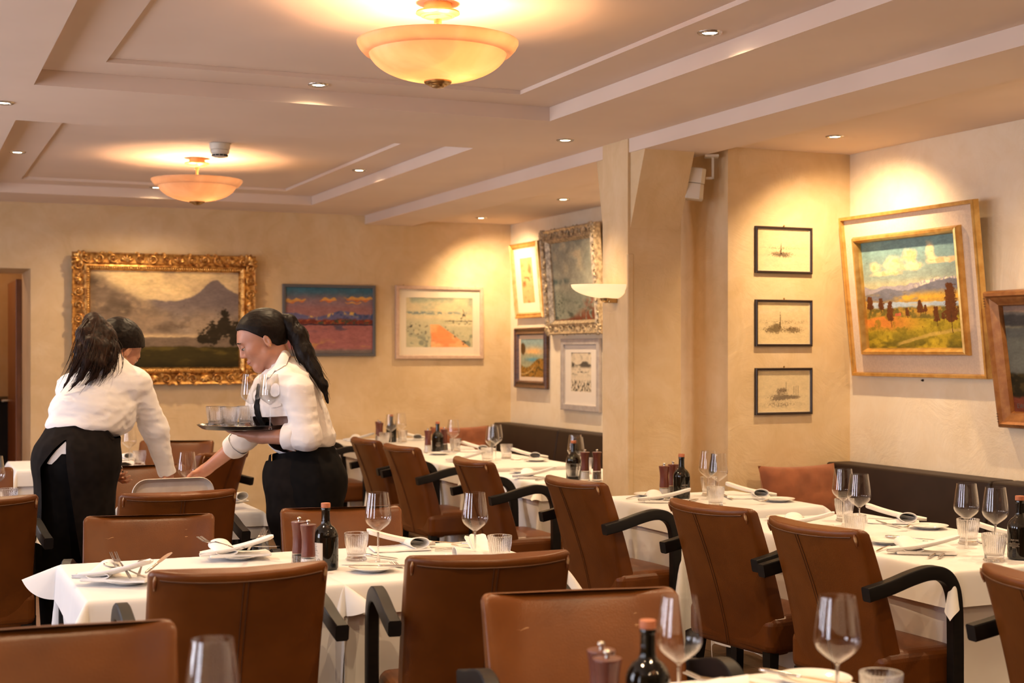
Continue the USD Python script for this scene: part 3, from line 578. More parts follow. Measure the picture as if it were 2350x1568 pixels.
def mk_napkin():
    """Napkin folded to a flat strip whose end is rolled into an open loop, with a raised pointed flap over it."""
    P = proto('folded_napkin')
    pad = rbox((-.105, -.062, .0004), (.095, .062, .0095), .0044, 10).subdivide_to_size(.012)
    v = pad.vertices; v[:, 2] += .0025 * np.sin(v[:, 0] * 31) * (v[:, 2] > .004) + .002 * np.sin(v[:, 1] * 40 + 1) * (v[:, 2] > .004)
    obj('flat_fold', pad, M['napkin'], P, smooth=50)
    def roll(y):                            # open loop, flatter towards the back
        t = (y + .062) / .124; h, w = .019 * (1 - .55 * t), .034
        a = np.linspace(-.45 * PI, 1.38 * PI, 26); return np.stack([.052 + w * np.cos(a) - .012 * t, np.full_like(a, y), .0095 + h + h * np.sin(a)], 1)
    r = np.array([roll(y) for y in np.linspace(-.064, .060, 10)]); nr, nc = r.shape[:2]
    sm = trimesh.Trimesh(r.reshape(-1, 3), grid_faces(nr, nc), process=False); n_ = sm.vertex_normals; k = nr * nc
    e = np.concatenate([np.arange(nc), nc * np.arange(1, nr - 1) + nc - 1, np.arange(nr * nc - 1, (nr - 1) * nc - 1, -1), nc * np.arange(nr - 2, 0, -1)]); e2 = np.roll(e, -1)
    obj('rolled_fold', trimesh.Trimesh(np.vstack([sm.vertices - n_ * .0014, sm.vertices + n_ * .0014]), np.vstack([sm.faces[:, ::-1], sm.faces + k, np.stack([e, e2, e2 + k], 1), np.stack([e, e2 + k, e + k], 1)]), process=False), M['napkin'], P, smooth=50)
    for dy, dz, hw, rot, name in ((.040, .0, .030, -6, 'raised_flap'), (.030, -.005, .024, 2, 'raised_flap')):
        pth = catmull([(.125, 0, .012), (.07, 0, .018), (.01, 0, .028), (-.05, 0, .043), (-.095, 0, .057), (-.112, 0, .061)], 5)
        th = np.interp(np.linspace(0, 1, len(pth)), [0, .1, .9, 1], [.0015, .0042, .0042, .0012]); wd = np.interp(np.linspace(0, 1, len(pth)), [0, .15, .8, 1], [.6, 1, .95, .55]) * hw
        a = np.arange(20) * 2 * PI / 20; rg = [p + np.stack([np.zeros(20), w_ * np.sign(np.cos(a)) * np.abs(np.cos(a)) ** .5, t_ * np.sign(np.sin(a)) * np.abs(np.sin(a)) ** .5 + .006 * (np.cos(a) ** 2)], 1) for p, t_, w_ in zip(pth, th, wd)]
        obj(name, T(loft(rg), (0, dy, dz), (0, 0, rot)), M['napkin'], P, smooth=50)
    return P
WG, TB, BT, SALT, PEP, PL, FK, KN, SP, NP = mk_wineglass(), mk_tumbler(), mk_bottle(), mk_mill('salt'), mk_mill('pepper'), mk_plate(), mk_fork(), mk_knife(), mk_spoon(), mk_napkin()

def put(src, name, catg, group, rows, dz=0.0):
    for row in rows:
        x, y, a, lab = row[:4]; z = TZ + dz + (row[4] if len(row) > 4 else 0); tilt = row[5] if len(row) > 5 else None
        copy(src, name, (x, y, z), a, lab, catg, group, tilt)
put(WG, 'wine_glass', 'wine glass', 'wine glasses', [
    (1.436, 4.414, 10, 'wine glass on the centre table next to the tumbler beside the oil bottle'), (1.725, 4.289, 40, 'wine glass on the centre table towards its right end'),
    (3.44, 5.67, 0, 'rear wine glass of the pair beside the bottle on the table by the column'), (3.39, 5.50, 70, 'front wine glass of the pair beside the bottle on the table by the column'),
    (3.394, 4.585, 0, 'rear wine glass of the pair before the right bench cushion'), (3.306, 4.368, 33, 'front wine glass of the pair before the right bench cushion'),
    (3.410, 3.906, 12, 'rear wine glass of the pair at the near end of the right alcove table'), (3.406, 3.760, 0, 'front wine glass of the pair at the near end of the right alcove table'),
    (3.302, 9.850, 0, 'wine glass overlapping the dark bottle on the farthest table'), (3.439, 10.027, 9, 'wine glass right of the bottle on the farthest table'),
    (3.436, 8.935, 0, 'wine glass before the far corner cushion on the long far table'), (3.339, 8.018, 80, 'front wine glass of the pair before the far bench end'), (3.458, 8.247, 0, 'rear wine glass of the pair before the far bench end'),
    (3.429, 7.048, 0, 'rear of the two overlapping wine glasses left of the column'), (3.349, 6.867, 25, 'front of the two overlapping wine glasses left of the column'),
    (1.290, 8.80, 0, 'wine glass on the back doorway table between the waitresses'), (1.215, 6.535, 50, 'wine glass being set on the table by the waitresses'),
    (.395, 6.62, 0, 'wine glass cut off by the left edge of the picture'), (.462, 2.269, 0, 'blurred wine glass cut off at the bottom left'),
    (1.346, 2.322, 30, 'large blurred wine glass beside the near black bottle'), (1.618, 2.204, 0, 'large blurred wine glass at the bottom right')])
put(TB, 'tumbler', 'tumbler', 'ribbed tumblers', [
    (1.382, 4.477, 0, 'ribbed tumbler beside the oil bottle on the centre table'), (1.787, 4.229, 3, 'ribbed tumbler at the right end of the centre table'),
    (3.53, 5.81, 0, 'rear ribbed tumbler on the table by the column'), (3.30, 5.375, 5, 'front ribbed tumbler on the table by the column'),
    (3.504, 4.726, 0, 'rear ribbed tumbler of the pair at the far end of the right alcove table'), (3.20, 4.252, 2, 'front ribbed tumbler of the pair at the far end of the right alcove table'),
    (3.488, 3.987, 4, 'rear ribbed tumbler at the near end of the right alcove table'), (3.283, 3.630, 0, 'front ribbed tumbler at the near end of the right alcove table'),
    (3.28, 9.93, 0, 'ribbed tumbler before the mill on the farthest table'), (3.50, 10.17, 0, 'ribbed tumbler right of the wine glasses on the farthest table'),
    (3.50, 9.06, 0, 'ribbed tumbler before the far corner cushion on the long far table'), (3.346, 8.12, 0, 'front ribbed tumbler below the wine glass pair before the far bench'), (3.579, 8.36, 0, 'rear ribbed tumbler right of the wine glass pair before the far bench'),
    (3.296, 6.80, 0, 'front ribbed tumbler under the two overlapping wine glasses'), (3.529, 7.12, 0, 'rear ribbed tumbler left of the column'),
    (1.335, 8.70, 0, 'ribbed tumbler on the back doorway table between the waitresses'), (.445, 6.53, 0, 'ribbed tumbler at the left edge of the picture'), (1.672, 2.144, 0, 'blurred ribbed tumbler cut off at the bottom right')])
put(BT, 'oil_bottle', 'bottle', 'black oil bottles with terracotta stoppers', [
    (1.238, 4.335, 24, 'black bottle with white label beside two mills on the centre table'), (3.352, 5.76, 262, 'black bottle with pale print on the table by the column'),
    (3.40, 3.64, 200, 'black bottle cut off by the right edge of the picture'), (3.43, 10.22, 250, 'black bottle behind a wine glass on the farthest table'),
    (3.370, 9.06, 256, 'black bottle with pale print on the long far table'), (3.32, 6.845, 240, 'black bottle half hidden behind a mill left of the column'), (1.222, 2.218, 200, 'large blurred black bottle at the bottom of the picture')])
put(SALT, 'salt_mill', 'mill', 'wooden salt mills', [
    (1.164, 4.270, 0, 'wooden salt mill in front beside the oil bottle on the centre table'), (3.277, 5.79, 0, 'wooden salt mill beside the bottle on the table by the column'),
    (3.318, 10.15, 0, 'wooden salt mill beside the bottle on the farthest table'), (3.29, 9.03, 0, 'wooden salt mill beside the bottle on the long far table'), (3.345, 6.757, 0, 'wooden salt mill before the black bottle left of the column'), (1.133, 2.202, 0, 'blurred wooden mill in front at the bottom of the picture')])
put(PEP, 'pepper_mill', 'mill', 'wooden pepper mills', [
    (1.158, 4.355, 0, 'wooden pepper mill behind the salt mill on the centre table'), (3.365, 5.86, 0, 'wooden pepper mill behind the bottle on the table by the column'), (3.445, 9.13, 0, 'wooden pepper mill half hidden behind the bottle on the long far table'),
    (3.405, 6.735, 0, 'wooden pepper mill partly covered by the column edge'), (1.155, 2.268, 0, 'blurred wooden mill behind at the bottom of the picture'), (3.36, 10.32, 0, 'wooden pepper mill behind the bottle on the farthest table')])
PLATES = [(.625, 4.29, 0, 'white side plate with napkin and cutlery bundle at the left end of the centre table'), (1.035, 4.655, 0, 'white side plate with dark cutlery bundle at the far side of the centre table'),
    (1.361, 4.235, 0, 'empty white side plate with a knife across its rim on the centre table'), (1.835, 4.584, 0, 'white side plate at the far right corner of the centre table'),
    (3.69, 5.47, 0, 'white side plate with fork at the right end of the table by the column'), (3.262, 5.90, 0, 'white side plate behind the napkin on the table by the column'),
    (3.655, 4.40, 0, 'white side plate with a fork before the right bench'), (3.236, 4.107, 0, 'white side plate with a knife in the middle of the right alcove table'), (3.30, 4.84, 0, 'white side plate behind the chair at the far end of the right alcove table'),
    (3.659, 8.07, 0, 'white side plate with napkin before the far bench seam'), (3.30, 8.84, 0, 'white side plate with knife on the long far table'), (3.23, 7.31, 0, 'white side plate with a knife on the table left of the column'), (1.735, 2.44, 0, 'blurred white side plate at the bottom right')]
put(PL, 'side_plate', 'plate', 'white side plates', PLATES)
put(NP, 'napkin', 'napkin', 'folded white napkins', [
    (1.60, 4.66, -8, 'folded white napkin with open loop at the far side of the centre table'), (1.735, 4.36, 262, 'white napkin whose tip shows over the chair at the centre table'),
    (.60, 4.30, 150, 'white napkin under the cutlery bundle at the left end of the centre table', .013), (1.03, 4.66, 175, 'white napkin under the dark cutlery bundle on the centre table', .013),
    (3.21, 5.66, 152, 'white napkin with raised flap before the bottle by the column'), (3.66, 5.66, -32, 'white napkin behind the side plate on the table by the column'),
    (3.25, 4.63, 140, 'white napkin behind the chair back at the far end of the right alcove table'), (3.66, 4.61, -38, 'white napkin with long flap before the dark right bench'),
    (3.20, 3.88, 150, 'white napkin with loop in front on the right alcove table'), (3.66, 3.98, -32, 'white napkin behind the bottle at the right edge of the picture'),
    (3.25, 10.42, 150, 'white napkin with open loop on the farthest table'), (3.66, 10.40, -30, 'white napkin right of the mills on the farthest table'),
    (3.64, 9.02, -30, 'white napkin before the far corner cushion on the long far table'), (3.68, 8.25, -30, 'white napkin on the side plate before the far bench'), (3.25, 8.22, 150, 'white napkin behind the middle far chair'),
    (3.17, 7.0, 152, 'white napkin on the table left of the column'), (1.27, 9.20, 20, 'white napkin on the back doorway table'), (1.36, 6.42, 30, 'white napkin behind the wine glass being set'), (1.45, 2.36, 60, 'blurred white napkin at the bottom of the picture')])
put(FK, 'fork', 'fork', 'steel forks', [
    (1.482, 4.135, 8, 'left fork by the empty side plate on the centre table'), (1.518, 4.12, 3, 'right fork by the empty side plate on the centre table'), (1.70, 4.60, 250, 'front fork beside the napkin at the far side of the centre table'), (1.69, 4.57, 246, 'rear fork beside the napkin at the far side of the centre table'),
    (3.70, 5.42, 100, 'fork on the side plate at the table by the column', .012), (3.67, 4.42, 105, 'fork on the side plate before the right bench', .012), (3.655, 8.05, 100, 'fork on the side plate before the far bench', .014),
    (3.07, 3.96, -60, 'fork beside the front napkin on the right alcove table'), (3.10, 5.83, -60, 'fork left of the napkin on the table by the column'), (3.10, 7.10, -50, 'fork left of the napkin left of the column'),
    (1.63, 2.44, 35, 'blurred fork at the bottom right'), (.620, 4.20, 8, 'fork standing up from the cutlery bundle at the left end', .026, (14, 0)), (1.06, 4.63, 330, 'fork in the dark cutlery bundle', .030, (10, 0)), (1.02, 4.60, 30, 'second fork in the dark cutlery bundle', .036, (6, 0))])
put(KN, 'knife', 'knife', 'steel table knives', [
    (1.46, 4.17, 62, 'knife across the rim of the empty side plate on the centre table', .014), (1.415, 4.62, 205, 'knife behind the tumbler on the centre table'), (1.86, 4.52, 40, 'knife on the side plate at the far right of the centre table', .014),
    (3.21, 5.545, -55, 'knife below the napkin on the table by the column'), (3.60, 5.80, 160, 'knife behind the tumblers on the table by the column'), (3.12, 3.755, -52, 'knife in front of the front napkin on the right alcove table'),
    (3.145, 3.735, -50, 'second knife in front of the front napkin on the right alcove table'), (3.27, 4.17, -150, 'knife lying on the middle side plate of the right alcove table', .014), (3.33, 8.90, -140, 'knife on the side plate of the long far table', .014),
    (3.20, 7.37, -120, 'knife on the side plate left of the column', .014), (3.09, 6.83, -55, 'knife before the napkin left of the column'), (1.66, 2.53, 205, 'blurred knife at the bottom right', .012), (.67, 4.25, 330, 'knife in the cutlery bundle at the left end', .030, (8, 0)),
    (1.00, 4.70, 220, 'knife in the dark cutlery bundle', .032, (4, 0)), (1.07, 4.69, 160, 'second knife in the dark cutlery bundle', .034, (4, 0)), (3.60, 4.66, 170, 'knife left of the rear napkin on the right alcove table')])
put(SP, 'spoon', 'spoon', 'steel spoons', [(.66, 4.19, 30, 'spoon in the cutlery bundle at the left end of the centre table', .028, (6, 0)), (.64, 4.20, 345, 'second spoon in the cutlery bundle at the left end', .030, (5, 0)), (1.23, 8.80, 60, 'spoon on the back doorway table'), (1.27, 8.79, 75, 'second spoon on the back doorway table')])
m_ = meshkit.text_mesh('EW', .012, .0006); m_.vertices[:, 0] -= m_.vertices[:, 0].mean()
obj('monogram', T(m_, (3.387, 4.09, .7395), (0, 0, -62)), M['ink'], label='tiny dark embroidered mark on the right alcove tablecloth', cat='mark')
# ================================================================== pictures
M['paint'] = mat('painted_canvas', {'a': ('attribute', {'attribute': 'paint'}), 'p': ('principled_bsdf', {'roughness': 0.6, 'specular_ior_level': 0.12}), 'n': ('noise_texture', {'scale': 260}), 'b': ('bump', {'strength': .25, 'distance': .002}), 'g': ('texture_coordinate', {})},
                 [('a.color', 'p.base_color'), ('g.object', 'n.vector'), ('n.fac', 'b.height'), ('b.normal', 'p.normal')])
M['gold'] = noisy('old_gilding', (0.30, 0.13, 0.035), (0.72, 0.42, 0.13), scale=38, rough=0.32, metal=0.85, lo=.38, hi=.6)
M['gold_bright'] = noisy('bright_gilding', (0.62, 0.36, 0.10), (0.80, 0.52, 0.18), scale=22, rough=0.3, metal=0.8)
M['silver_gold'] = noisy('silvered_gilding', (0.26, 0.20, 0.13), (0.55, 0.44, 0.29), scale=40, rough=0.42, metal=0.45, lo=.4, hi=.6)
M['linen_mount'] = noisy('linen_mount', (0.60, 0.47, 0.35), (0.66, 0.52, 0.39), scale=90, rough=0.8, bump=.1, bscale=500)
M['slate_frame'] = plain('slate_blue_frame', (0.085, 0.085, 0.095), 0.45)
M['pale_frame'] = noisy('pale_wood_frame', (0.50, 0.34, 0.24), (0.58, 0.41, 0.30), scale=30, rough=.5)
M['grey_frame'] = noisy('grey_washed_frame', (0.34, 0.30, 0.29), (0.42, 0.38, 0.36), scale=24, rough=.5)
M['walnut_frame'] = noisy('walnut_frame', (0.055, 0.022, 0.010), (0.10, 0.042, 0.018), scale=18, rough=.35, stretch=(1, 1, 5))
M['bronze_frame'] = noisy('bronzed_frame', (0.26, 0.10, 0.03), (0.36, 0.16, 0.05), scale=26, rough=.36, metal=.35)
M['ebony_frame'] = plain('ebony_frame', (0.018, 0.008, 0.006), 0.35)
M['mount'] = plain('cream_mount', (0.72, 0.62, 0.46), 0.85)
M['white_mount'] = plain('white_mount', (0.70, 0.63, 0.55), 0.85)
def F2(u, v, s, seed=0, o=4, ax=1.0): return meshkit.fbm(np.stack([u * s * ax, v * s, np.full_like(u, seed * 3.7)], -1), o, seed)
def ss(a, b, x): t = np.clip((x - a) / (b - a), 0, 1); return t * t * (3 - 2 * t)
def mixc(c, col, m): return c * (1 - m[..., None]) + np.asarray(col, float) * m[..., None]
def ell(u, v, cu, cv, su, sv): return np.exp(-((u - cu) / su) ** 2 - ((v - cv) / sv) ** 2)
def canvas_mesh(w, h, fn, nx, y=0.0, th=.004, warp=1.6):
    ny = max(int(nx * h / w), 20)
    x, z = np.meshgrid(np.linspace(-w / 2, w / 2, nx), np.linspace(-h / 2, h / 2, ny), indexing='ij')
    u, v = (x + w / 2) / w, (z + h / 2) / h; u0, v0 = u, v; q = .010 * warp
    u = u + q * (F2(u0, v0, 30, 5) - .5) + q * .8 * (F2(u0, v0, 9, 6) - .5) * 2; v = v + q * (F2(u0, v0, 34, 7) - .5) + q * .8 * (F2(u0, v0, 11, 8) - .5) * 2
    c = fn(u, v); c = c * (1 + .16 * warp * (F2(u0, v0, 70, 15, 3, .6) - .5) + .12 * warp * (F2(u0, v0, 16, 17, 3) - .5))[..., None]
    c = np.clip(c, 0, 255) / 255.0; lin = np.where(c <= .04045, c / 12.92, ((c + .055) / 1.055) ** 2.4)
    a = np.stack([x, np.full_like(x, y), z], -1).reshape(-1, 3); f = grid_faces(nx, ny)
    k = len(a); cor = [0, ny - 1, nx * ny - 1, (nx - 1) * ny]; b = a[cor] + (0, th, 0)
    fb = [[k, k + 1, k + 2], [k, k + 2, k + 3]]
    return trimesh.Trimesh(np.vstack([a, b]), np.vstack([f[:, ::-1] if False else f[:, [0, 2, 1]], fb]), process=False), np.vstack([lin.reshape(-1, 3), lin.reshape(-1, 3)[cor]])
def frame_sides(w, h, prof):           # prof: (t inward from the outer edge, height towards the viewer)
    p = np.asarray(prof, float); out = []
    for k in range(4):
        L = w if k % 2 == 0 else h; D = h if k % 2 == 0 else w
        ra = np.stack([-L / 2 + p[:, 0], -p[:, 1], -D / 2 + p[:, 0]], 1); rb = ra * (-1, 1, 1)
        out.append(T(loft([ra, rb]), rot=(0, -90 * k, 0)))
    return out
def picture(name, label, w, h, loc, rotz, prof, fmat, art, artwh, nx=160, lean=0.0, mount=None, depth=.006, glass=False, category='picture', art_off=(0, 0), part='painting'):
    t = thing(name, label, category, loc, rotz, lean=lean)
    for m in frame_sides(w, h, prof): obj('frame_side', m, fmat, t, smooth=30)
    fw = prof[-1][0]; iw, ih = w - 2 * fw + .006, h - 2 * fw + .006
    obj('backing', box((-w / 2 + .01, -.0012, -h / 2 + .01), (w / 2 - .01, .0, h / 2 - .01)), M['walnut_frame'], t)
    if mount is not None:
        aw, ah = artwh; ox, oz = art_off
        mm = mbox((-iw / 2, -depth - .003, -ih / 2), (iw / 2, -depth, ih / 2)) - mbox((ox - aw / 2, -depth - .01, oz - ah / 2), (ox + aw / 2, -depth + .01, oz + ah / 2))
        obj('mount', tm(mm), mount, t)
        cm, cc = canvas_mesh(aw + .004, ah + .004, art, nx, -depth + .0005, warp=.8 if part != 'painting' else 1.6); cm.vertices += (ox, 0, oz)
    else: cm, cc = canvas_mesh(iw, ih, art, nx, -depth)
    obj(part, cm, M['paint'], t, colors=cc)
    if glass: obj('glass_pane', box((-iw / 2, -depth - .0075, -ih / 2), (iw / 2, -depth - .0055, ih / 2)), M['pane'], t)
    return t

def art_misty(u, v):
    n = F2(u, v, 5, 1); n2 = F2(u, v, 14, 2); c = np.zeros(u.shape + (3,)) + (196, 172, 132)
    c = mixc(c, (226, 196, 138), ss(.55, 1.0, v) * ell(u, v, .45, .85, .35, .35)); c = mixc(c, (168, 146, 118), ss(.45, .65, n) * .5)
    c = mixc(c, (128, 104, 82), ss(.54, .70, n) * ss(.8, 1., v) * .35)
    ridge = .74 + .05 * np.sin(u * 9) + .13 * np.exp(-((u - .83) / .085) ** 2) - .06 * ss(.45, .3, u) + .02 * (F2(u, v * 0, 30, 4) - .5)
    m = ss(ridge + .012, ridge - .012, v) * ss(.30, .46, u); c = mixc(c, (110, 98, 96), m); c = mixc(c, (150, 132, 112), m * ss(.72, .38, v))
    lr = .97 - .78 * u + .10 * (F2(u, v, 6, 9) - .5); m = ss(lr + .05, lr - .08, v) * ss(.66, .40, u); c = mixc(c, (124, 106, 88), m); c = mixc(c, (78, 66, 54), m * ss(.46, .66, n) * .8); c = mixc(c, (170, 145, 114), m * ss(.55, .7, n2) * .55)
    low = ss(.66, .40, v); c = mixc(c, (96, 80, 66), low * ss(.48, .64, n2) * .7); c = mixc(c, (164, 140, 112), low * ss(.52, .36, n) * .5); c = mixc(c, (188, 162, 124), ell(u, v, .35, .335, .5, .018) * .9)
    c = mixc(c, (112, 96, 80), ss(.325, .30, v)); c = mixc(c, (206, 178, 134), ell(u, v, .38, .322, .4, .006))
    g = ss(.215 + .02 * n2, .195 + .02 * n2, v); c = mixc(c, (58, 50, 24), g); c = mixc(c, (92, 78, 34), g * ss(.5, .68, F2(u, v, 20, 6, 4, .4)) * .8); c = mixc(c, (34, 30, 16), g * ss(.12, 0, v) * .7)
    tr = np.maximum.reduce([ell(u, v, a_, b_, s1, s2) for a_, b_, s1, s2 in ((.90, .44, .06, .15), (.83, .35, .07, .12), (.97, .36, .05, .14), (.76, .30, .05, .07), (.90, .56, .03, .06))])
    return mixc(c, (38, 32, 22), ss(.34, .56, tr + .55 * (F2(u, v, 26, 7) - .5) + .75 * (F2(u, v, 75, 70, 3) - .5)) * .92)
def art_pink(u, v):
    n = F2(u, v, 6, 11, 4, 1.6); c = np.zeros(u.shape + (3,)) + (150, 108, 106)
    c = mixc(c, (58, 100, 120), ss(.72, .98, v + .10 * (n - .5))); c = mixc(c, (128, 112, 122), ell(u, v, .5, .76, 9, .06) * .6)
    for a_, b_, s1, s2 in ((.12, .80, .11, .028), (.49, .81, .10, .030), (.84, .83, .17, .034), (.78, .77, .10, .012), (.05, .78, .06, .02)):
        k = ell(u, v, a_, b_ + .012 * np.sin(u * 60), s1, s2) + .35 * (F2(u, v, 22, 12) - .5); c = mixc(c, (206, 156, 84), ss(.30, .5, k)); c = mixc(c, (188, 112, 70), ss(.30, .42, k) * ss(b_ + .005, b_ - .02, v))
    rg = .585 + .03 * np.sin(u * 11 + 1) + .035 * ss(.35, .75, u) + .02 * (F2(u, v * 0, 24, 13) - .5); m = ss(rg + .006, rg - .006, v) * ss(.46, .47, v)
    c = mixc(c, (98, 98, 132), m); c = mixc(c, (218, 178, 92), m * ss(.55, .66, F2(u, v, 16, 14, 3, 1.4)) * ss(rg - .07, rg - .02, v)); c = mixc(c, (66, 82, 120), m * ss(.52, .62, F2(u, v, 12, 15)) * ss(.52, .6, u))
    tr = ss(.52 + .05 * (F2(u, v * 0, 34, 16) - .4) * 2, .50, v) * ss(.445, .452, v); c = mixc(c, (112, 54, 44), tr); c = mixc(c, (150, 80, 46), tr * ss(.5, .6, F2(u, v, 34, 17))); c = mixc(c, (70, 74, 60), tr * ss(.56, .62, F2(u, v, 26, 18)))
    c = mixc(c, (44, 40, 58), ss(.450, .445, v) * ss(.425, .432, v)); w = ss(.428, .42, v); c = mixc(c, (158, 102, 100), w); c = mixc(c, (92, 80, 96), w * ss(.58, .64, F2(u, v, 30, 19, 3, .22)) * ss(.30, .40, v))
    c = mixc(c, (184, 136, 88), w * ss(.50, .62, F2(u, v, 9, 20, 3, .7)) * ell(u, v, .5, .14, 2, .055)); return mixc(c, (112, 104, 100), ss(.075 + .03 * n, .03, v))
def art_pier(u, v):
    n = F2(u, v, 5, 21); c = np.zeros(u.shape + (3,)) + (206, 190, 148)
    c = mixc(c, (132, 146, 128), ss(.56, 1.0, v) * ss(.40, .62, n) * .85); c = mixc(c, (92, 116, 122), ell(u, v, .3, .69, .6, .03) * ss(.4, .6, F2(u, v, 20, 22))); c = mixc(c, (168, 166, 134), ss(.62, .5, v) * .6)
    c = mixc(c, (96, 108, 96), ss(.5, .66, F2(u, v, 13, 23)) * ss(.45, .1, v) * .7)
    lft, rgt = .36 + (.46 - v) * .02, .50 + (.46 - v) * 1.0; rd = ss(.465, .45, v) * ss(lft - .01, lft + .02, u) * ss(rgt + .01, rgt - .02, u); c = mixc(c, (222, 140, 84), rd); c = mixc(c, (236, 170, 112), rd * ss(.5, .65, n))
    ink = ss(.60, .70, F2(u, v, 34, 24, 3)); z = ell(u, v, .14, .36, .13, .16) + ell(u, v, .30, .26, .05, .2) * .8 + ell(u, v, .80, .50, .20, .07) + ell(u, v, .86, .62, .06, .06) + ell(u, v, .62 + (.38 - v) * .85, v, .05, 1) * ss(.46, .40, v) * .9
    c = mixc(c, (48, 46, 42), ink * ss(.25, .6, z)); c = mixc(c, (58, 56, 50), ss(.008, .003, np.abs(v - .53 - .02 * np.sin(u * 40) * .1)) * ss(.56, .60, u)); c = mixc(c, (214, 200, 162), ell(u, v, .8, .455, .2, .022) * .8)
    return mixc(c, (52, 50, 46), ss(.006, .002, np.abs(u - .865 - (v - .7) * -.25)) * ss(.60, .62, v) * ss(.78, .76, v))
def art_sketch(u, v):
    n = F2(u, v, 7, 31, 4, .6); c = np.zeros(u.shape + (3,)) + (188, 150, 100); c = mixc(c, (138, 100, 60), ss(.44, .66, n) * ss(1, .7, v)); return mixc(c, (104, 74, 44), ss(.56, .72, F2(u, v, 16, 32, 3, .4)) * ell(u, v, .55, .45, .4, .35))
def art_reeds(u, v):
    n = F2(u, v, 6, 41); c = np.zeros(u.shape + (3,)) + (158, 156, 138); c = mixc(c, (206, 188, 152), ss(.5, .68, n) * ss(.5, .8, v) * .7); c = mixc(c, (118, 124, 116), ss(.55, .38, n) * ss(.4, .9, v) * .6)
    c = mixc(c, (92, 104, 100), ell(u, v, .15, .50, .4, .04) * ss(.35, .6, n) * 1.2); c = mixc(c, (128, 132, 118), ss(.46, .30, v)); c = mixc(c, (76, 82, 72), ss(.5, .66, F2(u, v, 22, 42, 3, .35)) * ss(.34, .05, v))
    m = ss(.52, .62, F2(u, v, 18, 43) + .25 * ss(.2, .02, v)) * ss(.30 * ss(.2, 1, u) + .03, .0, v); c = mixc(c, (112, 60, 40), m); st = ss(.60, .68, F2(u, v, 60, 44, 2, 1.0) ) * ell(u, v, .1, .26, .14, .12); c = mixc(c, (54, 60, 48), st)
    c = mixc(c, (128, 54, 38), ss(.5, .62, F2(u, v, 14, 45)) * ell(u, v, .88, .18, .16, .10)); return mixc(c, (88, 88, 80), ell(u, v, .42, .44, .02, .045) * ss(.45, .6, F2(u, v, 50, 46)))
def art_valley(u, v):
    n = F2(u, v, 7, 51); c = np.zeros(u.shape + (3,)) + (128, 150, 150); c = mixc(c, (222, 170, 108), ell(u, v, .55, .66, .5, .12)); c = mixc(c, (150, 150, 122), ss(.66, .58, v + .12 * np.abs(u - .45)) ); c = mixc(c, (96, 138, 150), ell(u, v, .55, .46, .34, .055) * 1.2)
    fg = ss(.40 - .12 * np.sin(u * 5 + .4), .34 - .12 * np.sin(u * 5 + .4), v); c = mixc(c, (150, 108, 44), fg); c = mixc(c, (88, 70, 30), fg * ss(.48, .62, F2(u, v, 20, 52))); c = mixc(c, (196, 164, 108), ss(.03, .012, np.abs(v - .06 - .7 * (u - .06) ** 2 - .02) ) * .7 * ss(.7, .5, u))
    return mixc(c, (84, 62, 32), ss(.35, .6, ell(u, v, .10, .74, .13, .18) + .4 * (n - .5)))
def art_wash(u, v):
    n = F2(u, v, 6, 61, 4, 1.3); c = np.zeros(u.shape + (3,)) + (208, 194, 170); c = mixc(c, (148, 138, 124), ss(.48, .66, n) * ss(.7, 1, v)); r_ = .73 + .05 * np.sin(u * 8.5 + 2) + .05 * (F2(u, v * 0, 9, 66) - .5); c = mixc(c, (84, 78, 70), ss(r_ + .02, r_ - .02, v) * ss(.58, .66, v) * ss(.30, .55, F2(u, v, 11, 67)))
    c = mixc(c, (92, 86, 78), ss(.5, .62, F2(u, v, 12, 62, 3, .4)) * ell(u, v, .5, .5, 1, .06)); return mixc(c, (62, 58, 50), ss(.50, .64, F2(u, v, 20, 63, 3, 1.6)) * ss(.34, .2, v))
